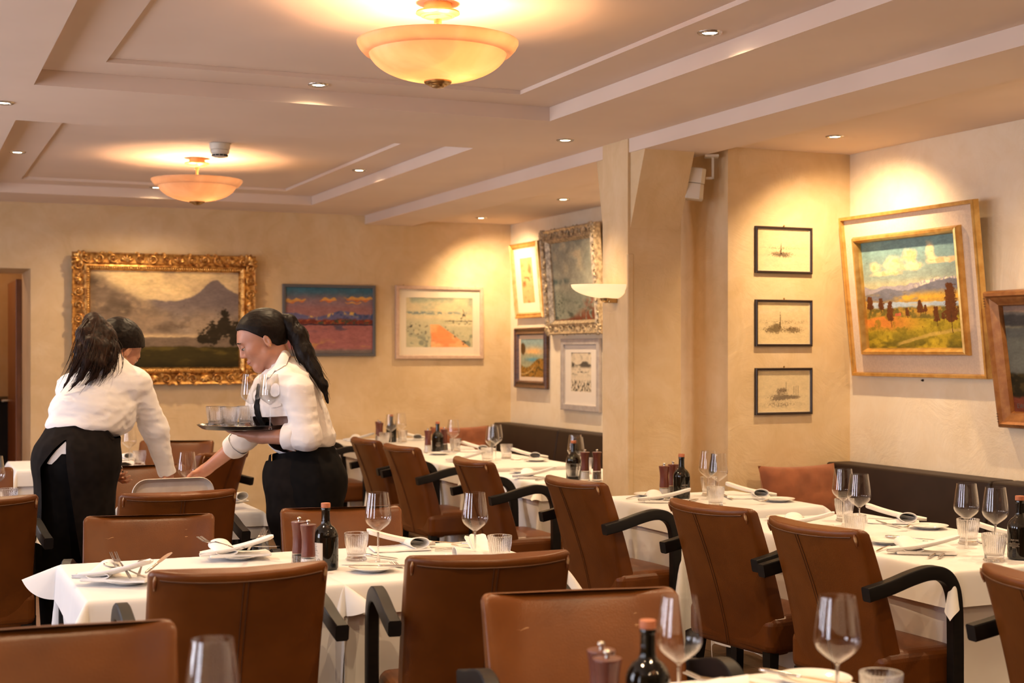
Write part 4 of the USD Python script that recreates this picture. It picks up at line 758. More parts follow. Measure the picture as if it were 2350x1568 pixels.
def art_alps(u, v):
    n = F2(u, v, 5, 71); c = np.zeros(u.shape + (3,)) + (118, 152, 152); c = mixc(c, (150, 164, 150), ss(.95, .6, v)); c = mixc(c, (206, 190, 140), ss(.66, .58, v) * .6)
    cl = sum(ell(u, v, a_, b_, s1, s2) for a_, b_, s1, s2 in ((.13, .76, .05, .05), (.32, .78, .10, .075), (.52, .84, .07, .06), (.55, .74, .10, .035), (.72, .86, .05, .09), (.85, .78, .12, .03), (.24, .69, .14, .018)))
    k = ss(.22, .70, cl + .95 * (F2(u, v, 13, 72) - .5)); c = mixc(c, (236, 208, 160), k); c = mixc(c, (206, 160, 112), k * ss(.5, .62, F2(u, v, 16, 73)) * .6)
    rg = .565 + .055 * ss(.3, .8, u) + .035 * (F2(u, v * 0, 26, 74, 3) - .4); m = ss(rg + .005, rg - .005, v); c = mixc(c, (158, 152, 158), m); c = mixc(c, (236, 214, 180), m * ss(.47, .58, F2(u, v, 30, 75, 3, 1.4)) * ss(.45, .7, u))
    hr = .47 + .09 * ss(0, .3, u) + .03 * np.sin(u * 9 + 1) + .06 * ss(.7, 1, u); m = ss(hr + .006, hr - .006, v); c = mixc(c, (112, 112, 122), m); c = mixc(c, (206, 160, 58), m * ss(.44, .58, F2(u, v, 10, 76, 4, .45)) * ss(.54, .46, v)); c = mixc(c, (170, 134, 66), m * ss(.46, .43, v) * .6)
    lk = ss(.435, .428, v + .02 * u) * ss(.36, .368, v); c = mixc(c, (164, 178, 190), lk * ss(.0, .06, u)); c = mixc(c, (196, 180, 140), lk * ss(.55, .65, F2(u, v, 30, 77, 3, .2)) * .6)
    fg = ss(.375 + .02 * F2(u, v * 0, 20, 78), .36, v); c = mixc(c, (104, 92, 40), fg); c = mixc(c, (168, 128, 50), fg * ss(.46, .6, F2(u, v, 22, 79)) * ss(.24, .34, v)); f2 = ss(.29 + .02 * np.sin(u * 7), .27 + .02 * np.sin(u * 7), v); c = mixc(c, (164, 142, 40), f2); c = mixc(c, (196, 122, 52), f2 * ss(.7, .2, u) * ss(.14, .22, v)); c = mixc(c, (92, 84, 28), f2 * ss(.2, .02, v) * ss(.4, .6, F2(u, v, 9, 80, 4, .6))); c = mixc(c, (118, 104, 30), f2 * ss(.5, .66, F2(u, v, 28, 81)) * .7)
    c = mixc(c, (198, 164, 92), ss(.022, .008, np.abs(v - .03 - .30 * (u - .28) + .16 * (u - .28) ** 2)) * ss(.28, .36, u) * .6)
    for a_, b_, hh, ww in ((.05, .33, .16, .035), (.17, .33, .15, .030), (.265, .20, .24, .034), (.44, .27, .10, .02), (.575, .29, .15, .03), (.63, .30, .10, .02), (.735, .20, .18, .03), (.80, .24, .08, .015), (.88, .13, .46, .06)):
        tt = np.clip((v - b_) / hh, 0, 1); k = np.exp(-((u - a_) / (ww * (1.15 - .75 * np.abs(tt - .35)))) ** 2) * ss(b_ + hh * .18, b_ + hh * .28, v) * ss(b_ + hh, b_ + hh * .92, v); c = mixc(c, (92, 52, 24), ss(.34, .60, k * 1.05 + .9 * (F2(u, v, 34, 82) - .5) + .7 * (F2(u, v, 90, 83, 2) - .5))); c = mixc(c, (72, 44, 24), ss(.004, .002, np.abs(u - a_)) * ss(b_ - .002, b_, v) * ss(b_ + hh * .5, b_ + hh * .4, v))
    return mixc(c, (176, 92, 62), (np.abs(u - .345) < .03) * (np.abs(v - .315) < .015) * 1.0)
def art_dusk(u, v):
    n = F2(u, v, 6, 91); c = np.zeros(u.shape + (3,)) + (98, 100, 92); c = mixc(c, (128, 108, 96), ss(.90, .96, v)); c = mixc(c, (72, 70, 66), ss(.93, .91, v + .02 * n) * ss(.78, .82, v)); c = mixc(c, (146, 122, 100), ss(.932, .94, v + .05 * (F2(u, v * 0, 20, 92) - .5)) * ss(.955, .945, v)); c = mixc(c, (132, 126, 104), ell(u, v, .05, .80, .2, .012))
    c = mixc(c, (46, 44, 32), ss(.3, .6, ell(u, v, .45, .80, .3, .03) + .3 * (n - .5))); m = ss(.36 + .05 * n, .32 + .05 * n, v) + ss(.3, .6, ell(u, v, .40, .42, .14, .11) + .3 * (n - .5)); c = mixc(c, (38, 33, 18), np.clip(m, 0, 1)); c = mixc(c, (74, 60, 30), np.clip(m, 0, 1) * ss(.52, .66, F2(u, v, 20, 93)) * .7); return mixc(c, (112, 58, 40), ss(.135 + .04 * n, .11 + .03 * n, v))
def art_etch(kind):
    def f(u, v):
        s = kind * 10; c = np.zeros(u.shape + (3,)) + (214, 194, 152); ln = .5 + .5 * np.sin((u * 1.5 + v) * 260 + 9 * F2(u, v, 9, s)); n = F2(u, v, 60, s + 1, 4)
        if kind == 1: z = ell(u, v, .46, .40, .24, .085); hz = ell(u, v, .5, .55, .3, .03) * .35; sx, st, sb, sw = .455, .68, .40, .012
        elif kind == 2: z = ell(u, v, .30, .34, .20, .11) + ell(u, v, .70, .34, .17, .09) + ell(u, v, .38, .42, .06, .10); hz = ell(u, v, .5, .52, .4, .05) * .3; sx, st, sb, sw = .44, .80, .40, .010
        else: z = ell(u, v, .42, .34, .22, .10) + ell(u, v, .47, .52, .12, .08) + ell(u, v, .70, .36, .16, .05); hz = ell(u, v, .45, .18, .3, .06) * .4; sx, st, sb, sw = .55, .78, .5, .006
        ink = ss(.38, .95, z + 1.5 * (n - .5)) * (.25 + .75 * ln) * ss(.05, .3, z); ink = np.maximum(ink, hz * ss(.45, .6, n) * 1.2); k = np.clip((st - v) / (st - sb), 0, 1); ink = np.maximum(ink, (np.abs(u - sx) < sw * k + .0012) * (v < st) * (v > sb) * .9)
        if kind == 3: ink = np.maximum(ink, (np.abs(u[..., None] - np.array([.70, .74, .78])) < .006).any(-1) * (v < .62) * (v > .36) * ln * .8)
        return mixc(c, (48, 32, 20), np.clip(ink * 1.05, 0, 1))
    return f

G = [(0, 0), (0, .018), (.006, .030), (.030, .022), (.075, .026), (.090, .040), (.100, .042), (.108, .034), (.118, .030), (.126, .018), (.130, .010), (.130, 0)]
gold = picture('gilt_framed_painting', 'large misty lake painting in an ornate carved gilt frame', 1.35, .975, (1.845, Y_B - .045, 1.66), 0, G, M['gold'], art_misty, None, 240)
def scroll(r, turns, tr, flip=1):
    a = np.linspace(0, turns * 2 * PI, 34); rr = r * (1 - .80 * a / a[-1])
    m = tube(np.stack([flip * rr * np.cos(a), -.006 * np.sin(a * .5), rr * np.sin(a)], 1), tr * (1 - .35 * a / a[-1]), 7)
    return cat(m, T(trimesh.creation.icosphere(2, r * .26), (0, -.006, 0)))
def leafspray(s):
    ms = []
    for k, ang in enumerate((-62, -32, 0, 32, 62)):
        b = trimesh.creation.icosphere(2, 1.0); b.vertices *= (s * .17, s * .16, s * .42); b.vertices[:, 2] += s * .34; b.vertices[:, 1] -= s * .12 * np.sin(np.clip(b.vertices[:, 2] / s, 0, 1) * 2.2)
        ms.append(T(b, rot=(0, ang, 0)))
    return cat(*ms)
def carve(t, w, h, bw, unit, matl, hz, seed):
    rng = np.random.default_rng(seed)
    for k in range(4):
        L, D = (w, h) if k % 2 == 0 else (h, w); n = max(int(round((L - bw * .6) / unit)), 2)
        for i in range(n):
            x = -L / 2 + bw * .45 + (L - bw * .9) * (i + .5) / n; fl = 1 if i % 2 else -1; j = rng.uniform(-.003, .003)
            if i % 4 == 1: m = T(leafspray(bw * .62), (x, -hz, -D / 2 + bw * .62), (0, 180 + rng.uniform(-10, 10), 0))
            else: m = cat(T(scroll(bw * .33, 1.55, bw * .075, fl), (x, -hz, -D / 2 + bw * .40 + j), (0, rng.uniform(-25, 25), 0)), T(leafspray(bw * .34), (x + fl * bw * .30, -hz * .9, -D / 2 + bw * .60), (0, fl * -50, 0)), T(leafspray(bw * .26), (x - fl * bw * .2, -hz * .9, -D / 2 + bw * .10), (0, 165 * fl, 0)))
            obj('carved_scroll' if i % 4 != 1 else 'carved_leaf', T(m, rot=(0, -90 * k, 0)), matl, t, smooth=60)
        obj('corner_leaf', T(leafspray(bw * .9), *(((-L / 2 + bw * .55, -hz, -D / 2 + bw * .55), (0, -135, 0)))) if k == 0 else T(T(leafspray(bw * .9), (-L / 2 + bw * .55, -hz, -D / 2 + bw * .55), (0, -135, 0)), rot=(0, -90 * k, 0)), matl, t, smooth=60)
carve(gold, 1.35, .975, .105, .098, M['gold'], .030, 5)
for k in range(4):
    L, D = (1.35, .975) if k % 2 == 0 else (.975, 1.35); n = int((L - .24) / .0165); bs = trimesh.creation.icosphere(1, .0068)
    obj('bead_moulding', T(cat(*[T(bs, (-L / 2 + .12 + .0165 * (i + .5), -.036, -D / 2 + .112), scale=(1, 1, 1.25)) for i in range(n)]), rot=(0, -90 * k, 0)), M['gold_bright'], gold, smooth=True)
flat = lambda fw, d: [(0, 0), (0, d - .003), (.003, d), (fw - .004, d), (fw, d - .004), (fw, 0)]
picture('framed_painting', 'pink sunset lake painting in a thin slate frame', .752, .562, (3.117, Y_B, 1.663), 0, flat(.024, .030), M['slate_frame'], art_pink, None, 220, depth=.018)
p_ = picture('framed_print', 'pale watercolour of a pier with boats in a light wooden frame', .758, .590, (4.04, Y_B, 1.655), 0, flat(.030, .026), M['pale_frame'], art_pier, (.575, .40), 200, mount=M['mount'], glass=True, part='watercolour')
for sx in (-.31, .31): obj('hanging_hook', T(lathe([(.001, 0), (.004, .002), (.004, .008), (.001, .010)], 8), (sx, -.01, .293)), M['brass'], p_)
XW = X_R - .004
ornp = lambda fw, d: [(0, 0), (0, d * .7), (.008, d), (fw * .3, d * .72), (fw * .55, d * .6), (fw * .78, d * .85), (fw * .9, d * .55), (fw, d * .3), (fw, 0)]
sk = picture('framed_sketch', 'narrow brown sketch with cream mount in a pale gilt frame, leaning forward', .54, .605, (XW, 10.39, 1.69), -90, ornp(.045, .030), M['gold_bright'], art_sketch, (.235, .36), 90, lean=0, mount=M['mount'], part='sketch')
orn = picture('ornate_framed_painting', 'grey misty lake painting in a carved silver-gilt frame behind the wall sconce', .94, .80, (XW, 9.54, 1.95), -90, ornp(.105, .055), M['silver_gold'], art_reeds, None, 180)
carve(orn, .94, .80, .085, .095, M['silver_gold'], .040, 9)
picture('framed_painting', 'small valley landscape in a brown wooden frame below the sketch', .62, .485, (XW, 10.365, 1.368), -90, ornp(.060, .034), M['walnut_frame'], art_valley, (.44, .305), 140, mount=M['linen_mount'])
picture('framed_print', 'black ink wash landscape with white mount in a grey frame', .645, .535, (XW, 9.475, 1.247), -90, flat(.045, .026), M['grey_frame'], art_wash, (.34, .29), 120, mount=M['white_mount'], part='ink_wash', art_off=(0, .02))
big = picture('gilt_framed_painting', 'sunny landscape of trees, lake and snowy mountains in a wide linen and gilt frame', 1.02, .835, (XW, 5.675, 1.71), -90, [(0, 0), (0, .030), (.004, .036), (.016, .036), (.020, .026), (.020, 0)], M['gold_bright'], art_alps, None, 30)
BIGS = [(p, str(p.GetPath())) for p in stage.GetPrimAtPath('/World').GetChildren() if p.GetName().startswith(('framed_sketch', 'ornate_framed')) or p == big.GetPrim()]
stage.RemovePrim(str(big.GetPath()) + '/painting'); stage.RemovePrim(str(big.GetPath()) + '/backing')
for m in frame_sides(.982, .797, [(0, 0), (0, .014), (.095, .016), (.095, 0)]): obj('linen_border', m, M['linen_mount'], big)
for m in frame_sides(.80, .615, [(0, 0), (0, .034), (.008, .050), (.020, .052), (.030, .038), (.036, .026), (.036, 0)]): obj('inner_frame_side', m, M['gold_bright'], big, smooth=30)
cm, cc = canvas_mesh(.734, .549, art_alps, 260, -.014); obj('painting', cm, M['paint'], big, colors=cc)
obj('backing', box((-.50, -.006, -.41), (.50, 0, .41)), M['walnut_frame'], big)
e_ = picture('bronze_framed_painting', 'dark dusk lake painting in a stepped bronze frame cut off by the right picture edge', .85, .625, (XW, 4.655, 1.388), -90, [(0, 0), (0, .040), (.006, .052), (.020, .056), (.030, .044), (.042, .040), (.054, .030), (.066, .026), (.072, .014), (.072, 0)], M['bronze_frame'], art_dusk, None, 160)
m_ = meshkit.text_mesh('EW', .020, .0006); obj('signature', T(m_, (-.335, -.0062, -.225), (90, 0, 0)), M['ink'], e_, label='dark painted initials')
for j, tt in enumerate((.03, .042, .054, .066)):
    for sx, sz in ((-1, 1), (-1, -1)):
        obj('corner_groove', box((sx * .425 + .0065, -.0562, sz * (.3125 - tt) - .001), (sx * .425 + .019, -.052, sz * (.3125 - tt) + .001)), M['ebony_frame'], e_)
for pr_, ang in ((sk, 5.2), (orn, 4.2), (big, 6.0), (e_, 8.5)):      # these hang leaning forward from the wall
    x_ = UsdGeom.Xform(pr_); x_.ClearXformOpOrder(); h2 = {str(sk.GetPath()): .3025, str(orn.GetPath()): .40, str(big.GetPath()): .4175, str(e_.GetPath()): .3125}[str(pr_.GetPath())]
    pos = np.array(pr_.GetAttribute('xformOp:translate').Get()); r_ = math.radians(ang)
    zc = {str(sk.GetPath()): 1.69 + .30, str(orn.GetPath()): 1.95, str(big.GetPath()): 1.71, str(e_.GetPath()): 1.388}[str(pr_.GetPath())]
    x_.AddTranslateOp().Set((XW - h2 * math.sin(r_), float(pos[1]), zc)); x_.AddRotateXYZOp().Set((ang, 0.0, -90.0))
for k, (z, lab) in enumerate(((1.948, 'top etching of an island church in thin dark frame on the stub wall'), (1.568, 'middle etching of a spired church among trees in thin dark frame'), (1.213, 'lowest etching of a lakeside castle in thin dark frame'))):
    p_ = picture('framed_etching', lab, .350, .243, (4.245, 6.25, z), 0, flat(.0125, .019), M['ebony_frame'], art_etch(k + 1), (.318, .212), 150, mount=M['mount'], glass=True, part='etching', depth=.006)
    obj('hanging_ring', T(lathe([(.002, 0), (.005, .001), (.005, .004), (.002, .005)], 10), (0, -.008, .127), (90, 0, 0)), M['brass'], p_)
obj('wall_nail', T(lathe([(.001, 0), (.006, .001), (.006, .005), (.003, .012), (.001, .013)], 12), (X_R, 5.66, 1.277), (0, -90, 0)), M['ebony_frame'], label='small dark nail in the wall under the big sunny landscape', cat='nail')
# ================================================================== people: signed-distance bodies turned into one mesh
def rc(a, b, r1, r2):                       # round cone
    a, b = np.array(a, float), np.array(b, float)
    def f(p):
        ba = b - a; t = np.clip(((p - a) @ ba) / (ba @ ba), 0, 1)
        return np.linalg.norm(p - a - t[:, None] * ba, axis=1) - (r1 + (r2 - r1) * t)
    return f
def el(c, r, R=None):                       # ellipsoid, optional rotation of its axes
    c, r = np.array(c, float), np.array(r, float)
    def f(p):
        q = p - c
        if R is not None: q = q @ R
        k0 = np.linalg.norm(q / r, axis=1); k1 = np.linalg.norm(q / (r * r), axis=1); return k0 * (k0 - 1) / np.maximum(k1, 1e-9)
    return f
def su(fs, k):                              # smooth union
    def f(p):
        d = fs[0](p)
        for g in fs[1:]:
            e = g(p); h = np.clip(.5 + .5 * (e - d) / k, 0, 1); d = e * (1 - h) + d * h - k * h * (1 - h)
        return d
    return f
def sub(f, g, k=.006):
    def o(p):
        a, b = f(p), -g(p); h = np.clip(.5 - .5 * (a - b) / k, 0, 1); return a * (1 - h) + b * h + k * h * (1 - h)
    return o
def sdf_mesh(fn, lo, hi, h, smooth_it=2):
    lo, hi = np.array(lo, float), np.array(hi, float); B = 8
    nb = np.ceil((hi - lo) / (h * B)).astype(int); n = nb * B + 1
    I = np.stack(np.meshgrid(*[np.arange(k) for k in nb], indexing='ij'), -1).reshape(-1, 3)
    cd = fn(lo + (I * B + B / 2) * h); V = np.repeat(np.repeat(np.repeat(cd.reshape(nb), B, 0), B, 1), B, 2)
    V = np.pad(V, ((0, 1),) * 3, mode='edge')
    act = I[np.abs(cd) < h * B * 1.25]; o = np.stack(np.meshgrid(*[np.arange(B + 1)] * 3, indexing='ij'), -1).reshape(-1, 3)
    g = (act[:, None] * B + o[None]).reshape(-1, 3); key = np.unique((g[:, 0] * n[1] + g[:, 1]) * n[2] + g[:, 2])
    gi = np.stack([key // (n[1] * n[2]), (key // n[2]) % n[1], key % n[2]], 1)
    for s in range(0, len(gi), 200000): q = gi[s:s + 200000]; V[q[:, 0], q[:, 1], q[:, 2]] = fn(lo + q * h)
    S = V < 0; c = np.zeros(tuple(np.array(S.shape) - 1), int)
    for d in np.ndindex(2, 2, 2): c += S[d[0]:S.shape[0] - 1 + d[0], d[1]:S.shape[1] - 1 + d[1], d[2]:S.shape[2] - 1 + d[2]]
    cells = np.argwhere((c > 0) & (c < 8)); idx = -np.ones(c.shape, int); idx[tuple(cells.T)] = np.arange(len(cells))
    acc, cnt = np.zeros((len(cells), 3)), np.zeros(len(cells))
    for ax in range(3):
        for a in (0, 1):
            for b in (0, 1):
                d0 = np.zeros(3, int); oth = [k for k in range(3) if k != ax]; d0[oth[0]], d0[oth[1]] = a, b; d1 = d0.copy(); d1[ax] = 1
                p0, p1 = cells + d0, cells + d1; v0, v1 = V[tuple(p0.T)], V[tuple(p1.T)]; m = (v0 < 0) != (v1 < 0); t = v0[m] / (v0[m] - v1[m])
                acc[m] += p0[m] + t[:, None] * (p1 - p0)[m]; cnt[m] += 1
    verts = lo + acc / cnt[:, None] * h; F = []
    for ax in range(3):
        oth = [(ax + 1) % 3, (ax + 2) % 3]; sl0 = [slice(None)] * 3; sl1 = [slice(None)] * 3; sl0[ax] = slice(0, -1); sl1[ax] = slice(1, None)
        A, Bv = S[tuple(sl0)], S[tuple(sl1)]; e = np.argwhere(A != Bv); e = e[(e[:, oth[0]] > 0) & (e[:, oth[1]] > 0) & (e[:, oth[0]] < c.shape[oth[0]]) & (e[:, oth[1]] < c.shape[oth[1]])]
        u = np.zeros(3, int); w = np.zeros(3, int); u[oth[0]] = 1; w[oth[1]] = 1
        q = np.stack([idx[tuple((e - u - w).T)], idx[tuple((e - w).T)], idx[tuple(e.T)], idx[tuple((e - u).T)]], 1); ins = A[tuple(e.T)]
        F.append(np.where(ins[:, None], q, q[:, ::-1]))
    F = np.vstack(F); F = F[(F >= 0).all(1)]; m = trimesh.Trimesh(verts, np.vstack([F[:, [0, 1, 2]], F[:, [0, 2, 3]]]), process=False)
    e = m.edges_unique; v = m.vertices.copy(); deg = np.bincount(e.ravel(), minlength=len(v))[:, None]
    for k in range(2 * smooth_it):
        a = np.zeros_like(v); np.add.at(a, e[:, 0], v[e[:, 1]]); np.add.at(a, e[:, 1], v[e[:, 0]]); v = v + (.5 if k % 2 == 0 else -.52) * np.where(deg > 0, a / np.maximum(deg, 1) - v, 0)
    m.vertices = v; return m
def clip(m, sv):                            # keeps the part of the mesh where the per-vertex field sv is positive, cutting triangles exactly
    v, f = np.asarray(m.vertices), np.asarray(m.faces); pos = sv[f] > 0; k = pos.sum(1); out = [f[k == 3]]; nv = [v]; n = len(v)
    for want, flip in ((1, False), (2, True)):
        t = f[k == want]; p = pos[k == want]
        if not len(t): continue
        lone = np.argmax(p if want == 1 else ~p, 1); r = np.arange(len(t)); a, b, c = t[r, lone], t[r, (lone + 1) % 3], t[r, (lone + 2) % 3]
        ab = v[a] + (v[b] - v[a]) * (sv[a] / (sv[a] - sv[b]))[:, None]; ac = v[a] + (v[c] - v[a]) * (sv[a] / (sv[a] - sv[c]))[:, None]
        i, j = n + r, n + len(t) + r; nv += [ab, ac]; n += 2 * len(t)
        out += [np.stack([a, i, j], 1)] if want == 1 else [np.stack([i, b, c], 1), np.stack([i, c, j], 1)]
    g = trimesh.Trimesh(np.vstack(nv), np.vstack(out), process=False); g.merge_vertices(); g.remove_unreferenced_vertices(); return g
def cut(m, field): return clip(m, np.asarray(field(m.vertices), float))
def proj(f, p, off=0.0):                    # moves points onto the surface of a body, off outside it
    p = np.array(p, float).reshape(-1, 3)
    for _ in range(25):
        d = f(p) - off; e = .002; g = np.stack([f(p + np.eye(3)[k] * e) - f(p - np.eye(3)[k] * e) for k in range(3)], 1) / (2 * e)
        p = p - g * (d / np.maximum((g * g).sum(1), .2))[:, None] * .8
    return p
def head_frame(c, yaw, pitch, roll, s):     # local: x forward, y left, z up; yaw turns from facing away (+y of the figure) to the left
    R = Rot.from_euler('z', 90 + yaw, degrees=True) * Rot.from_euler('y', pitch, degrees=True) * Rot.from_euler('x', roll, degrees=True); R = R.as_matrix() * s; c = np.array(c, float)
    return lambda q: c + np.asarray(q, float) @ R.T, R / s, s
def head_parts(fr):
    to, R, s = fr
    E = lambda c, r: el(to(c), np.array(r) * s, R); K = lambda a, b, r1, r2: rc(to(a), to(b), r1 * s, r2 * s)
    base = su([E((-.010, 0, .018), (.098, .074, .079)), E((.030, 0, -.028), (.060, .057, .084)), K((.012, .040, -.066), (.062, .010, -.098), .024, .018), K((.012, -.040, -.066), (.062, -.010, -.098), .024, .018), E((.072, 0, -.100), (.017, .019, .016)),
               E((.055, .036, -.028), (.026, .022, .022)), E((.055, -.036, -.028), (.026, .022, .022)), K((.076, .026, .014), (.080, -.026, .014), .013, .013)], .022)
    base = su([base, K((.086, 0, .006), (.1015, 0, -.031), .0065, .0100), E((.092, .010, -.037), (.010, .007, .007)), E((.092, -.010, -.037), (.010, .007, .007))], .008)
    base = sub(base, E((.095, .032, -.004), (.013, .016, .010)), .010); base = sub(base, E((.095, -.032, -.004), (.013, .016, .010)), .010)
    lips = su([K((.081, .018, -.064), (.092, 0, -.061), .0045, .0065), K((.081, -.018, -.064), (.092, 0, -.061), .0045, .0065), K((.080, .015, -.072), (.089, 0, -.074), .0045, .0075), K((.080, -.015, -.072), (.089, 0, -.074), .0045, .0075)], .004)
    base = su([base, lips], .005)
    ears = []
    for sy in (1, -1):
        e = E((-.008, sy * .077, -.028), (.0135, .010, .027)); ears.append(sub(e, E((-.006, sy * .087, -.023), (.0075, .009, .017)), .004))
    return su([base] + ears, .005)
def eyes(fr, parent):
    to, R, s = fr
    for sy in (1, -1):
        e = thing('eye', None, None, parent=parent); sp = trimesh.creation.icosphere(3, .0118 * s)
        obj('eyeball', T(sp, to((.0800, sy * .031, -.005))), M['eyeball'], e, smooth=True)
        obj('iris', T(trimesh.creation.icosphere(2, .0055 * s), to((.0862, sy * .0315, -.0095))), M['iris'], e, smooth=True)
        obj('upper_lid', T(trimesh.creation.icosphere(3, .0126 * s), to((.0797, sy * .031, -.0022))), M['skin'], e, smooth=True)
        lid = [to((.0915 - .0042 * k * k - (.003 if k * sy > 0 else .001) * abs(k), sy * .031 + k * .0125, -.0085 + .003 * k * k)) for k in np.linspace(-1, 1, 9)]
        obj('eyelashes', tube(lid, [.0006, .0012, .0016, .0018, .0018, .0018, .0016, .0012, .0006], 6), M['hair'], e, smooth=True)
        br = [to((.0935 - .020 * abs(k) ** 2 * .5, sy * .031 + sy * k * .019, .0165 + .004 * (1 - k * k) - .003 * k)) for k in np.linspace(-1, 1, 9)]
        obj('eyebrow', tube(br, [.001, .0022, .0028, .003, .003, .0028, .0024, .0018, .0008], 8), M['hair'], parent, smooth=True)
def finger(base, d, up, L, r, curl):         # chain of three bones, curl in degrees per joint about d x up
    p = np.array(base, float); d = np.array(d, float) / np.linalg.norm(d); up = np.array(up, float); ax = np.cross(d, up); ax /= np.linalg.norm(ax); out = []
    for k, (f_, c_) in enumerate(zip((.44, .31, .25), np.broadcast_to(curl, 3))):
        d = Rot.from_rotvec(-ax * math.radians(c_)).apply(d); q = p + d * L * f_; out.append(rc(p, q, r * (1 - .10 * k), r * (.92 - .10 * k))); p = q
    return out
def hand(wrist, fwd, palm_n, side, curls, thumb=(.45, .55), s=1.0, spread=6):
    """wrist position, direction of the fingers, palm normal (out of the palm), side: +1 puts the thumb on cross(fwd, palm_n)."""
    w = np.array(wrist, float); f = np.array(fwd, float); f /= np.linalg.norm(f); n = np.array(palm_n, float); n -= f * (n @ f); n /= np.linalg.norm(n); t = np.cross(f, n) * side
    fs = [rc(w - f * .01, w + f * .035 * s, .0255 * s, .030 * s)]
    for k in (-.55, -.2, .2, .55): fs.append(rc(w + f * .015 * s + t * k * .040 * s, w + f * .082 * s + t * k * .060 * s, .0150 * s, .0115 * s))
    fg = []
    for k, L, r in ((.58, .072, .0086), (.20, .080, .0090), (-.18, .074, .0086), (-.56, .058, .0076)):
        dr = Rot.from_rotvec(n * math.radians(spread * k * -side)).apply(f); fg += finger(w + f * .086 * s + t * k * .058 * s, dr, n, L * s, r * s, [-c for c in curls])
    tb = w + f * .022 * s + t * .022 * s; d1 = f * thumb[0] + t * .75 + n * .25; d2 = f * .8 + t * thumb[1] * .4 + n * .35
    p1 = tb + d1 / np.linalg.norm(d1) * .042 * s; p2 = p1 + d2 / np.linalg.norm(d2) * .034 * s; p3 = p2 + d2 / np.linalg.norm(d2) * .026 * s
    th = [rc(tb, p1, .015 * s, .0115 * s), rc(p1, p2, .0112 * s, .0098 * s), rc(p2, p3, .0095 * s, .0078 * s)]
    return su([su(fs, .014)] + [su(fg[3 * i:3 * i + 3], .004) for i in range(4)] + [su(th, .006)], .005)
def wrinkled(f, amp, sc, seed, stretch=(1, 1, 1), ridge=True):
    st = np.array(stretch, float)
    def o(p):
        n = meshkit.fbm(p * sc * st, 3, seed) - .5
        if ridge: n = np.sqrt(np.abs(n) + .004) * 1.1 - .42
        return f(p) + amp * n
    return o
def inflate(f, t): return lambda p: f(p) - t
M['skin'] = noisy('warm_skin', (0.40, 0.185, 0.115), (0.47, 0.225, 0.145), scale=14, rough=.45, subsurface_weight=.12, subsurface_scale=.012, subsurface_radius=(1, .35, .2))
M['hair'] = noisy('dark_brown_hair', (0.004, 0.0024, 0.0018), (0.010, 0.0055, 0.004), scale=60, rough=.5, stretch=(4, 4, 1), specular_ior_level=.14)
M['hair_tip'] = noisy('brown_hair_tips', (0.010, 0.005, 0.003), (0.030, 0.012, 0.006), scale=50, rough=.55, specular_ior_level=.14)
M['eyeball'] = plain('eye_white', (.55, .48, .44), .2); M['iris'] = plain('dark_iris', (.02, .012, .008), .15); M['lips'] = plain('lips', (.36, .12, .09), .4)
M['shirt'] = noisy('white_shirt', (0.72, 0.68, 0.67), (0.76, 0.72, 0.71), scale=6, rough=.8, bump=.05, bscale=600, sheen_weight=.1)
M['black_cloth'] = noisy('black_trousers', (0.0045, 0.004, 0.0042), (0.007, 0.006, 0.006), scale=30, rough=.9, specular_ior_level=.08)
M['apron'] = noisy('black_apron', (0.008, 0.006, 0.0055), (0.012, 0.009, 0.008), scale=30, rough=.9, specular_ior_level=.08)
M['tie'] = plain('black_silk', (0.005, 0.0045, 0.005), .6, specular_ior_level=.15)
M['earring'] = plain('gold_earring', (.75, .42, .14), .22, 1.0); M['shoe'] = plain('black_shoe', (.01, .01, .01), .3)
def strands(path, spread, n, r, seed, taper=.15):
    rng = np.random.default_rng(seed); P = catmull(path, 6); k = len(P); t = np.linspace(0, 1, k); ms = []
    for _ in range(n):
        o = rng.normal(0, 1, 3) * spread; w = rng.uniform(.7, 1.3); ph = rng.uniform(0, 6.28); e = int(k * rng.uniform(.72, 1.0))
        q = P + o * (np.sin(np.clip(t * 1.15, 0, 1) * PI * .62)[:, None]) * w + np.stack([np.sin(t * 9 + ph), np.cos(t * 8 + ph), np.sin(t * 7 + ph)], 1) * spread * .25 * t[:, None]
        ms.append(tube(q[:e], r * (1 - (1 - taper) * np.linspace(0, 1, e) ** 2), 5))
    return cat(*ms)

# ---------------- waitress carrying a tray (profile to the left, turned a little to the camera)
RZ = YAW
BASE2 = (1.590, 5.850, 0.0)
w2 = thing('person', 'waitress in white shirt and black tie carrying a black tray of glasses', 'person', BASE2, RZ)
fr2 = head_frame((-0.1931, -0.0100, 1.4824), 104, 30, 2, 1.07)
SL, EL_, WL = (-0.0178, -0.1500, 1.2605), (0.0291, -0.1900, 1.0711), (-0.1773, -0.1300, 1.0675)
SR, ER, WR = (-0.1968, 0.1500, 1.2636), (-0.3115, 0.3000, 1.0417), (-0.5191, 0.4400, 0.8873)
palmL = hand(WL, np.subtract((-0.3220, -0.0900, 1.0905), WL), (0, 0, 1), 1, (3, 4, 4), thumb=(.6, .5), s=.95)
handR = hand(WR, np.subtract((-0.5930, 0.4700, 0.8412), WR), (-.55, .1, -.8), 1, (22, 30, 20), s=.92)
torso2 = [el((-0.0974, 0.0000, 1.2215), (.120, .145, .125)), el((-0.0349, 0.0000, 1.0928), (.118, .135, .12)), rc((-0.0782, -0.1200, 1.2777), (-0.1579, 0.1200, 1.2606), .05, .05)]
skin2 = su([head_parts(fr2), rc(fr2[0]((-.030, 0, -.055)), (-0.1011, 0.0000, 1.3079), .050, .062)], .022)
skin2 = su([skin2, su([inflate(f, -.018) for f in torso2], .05)], .04)
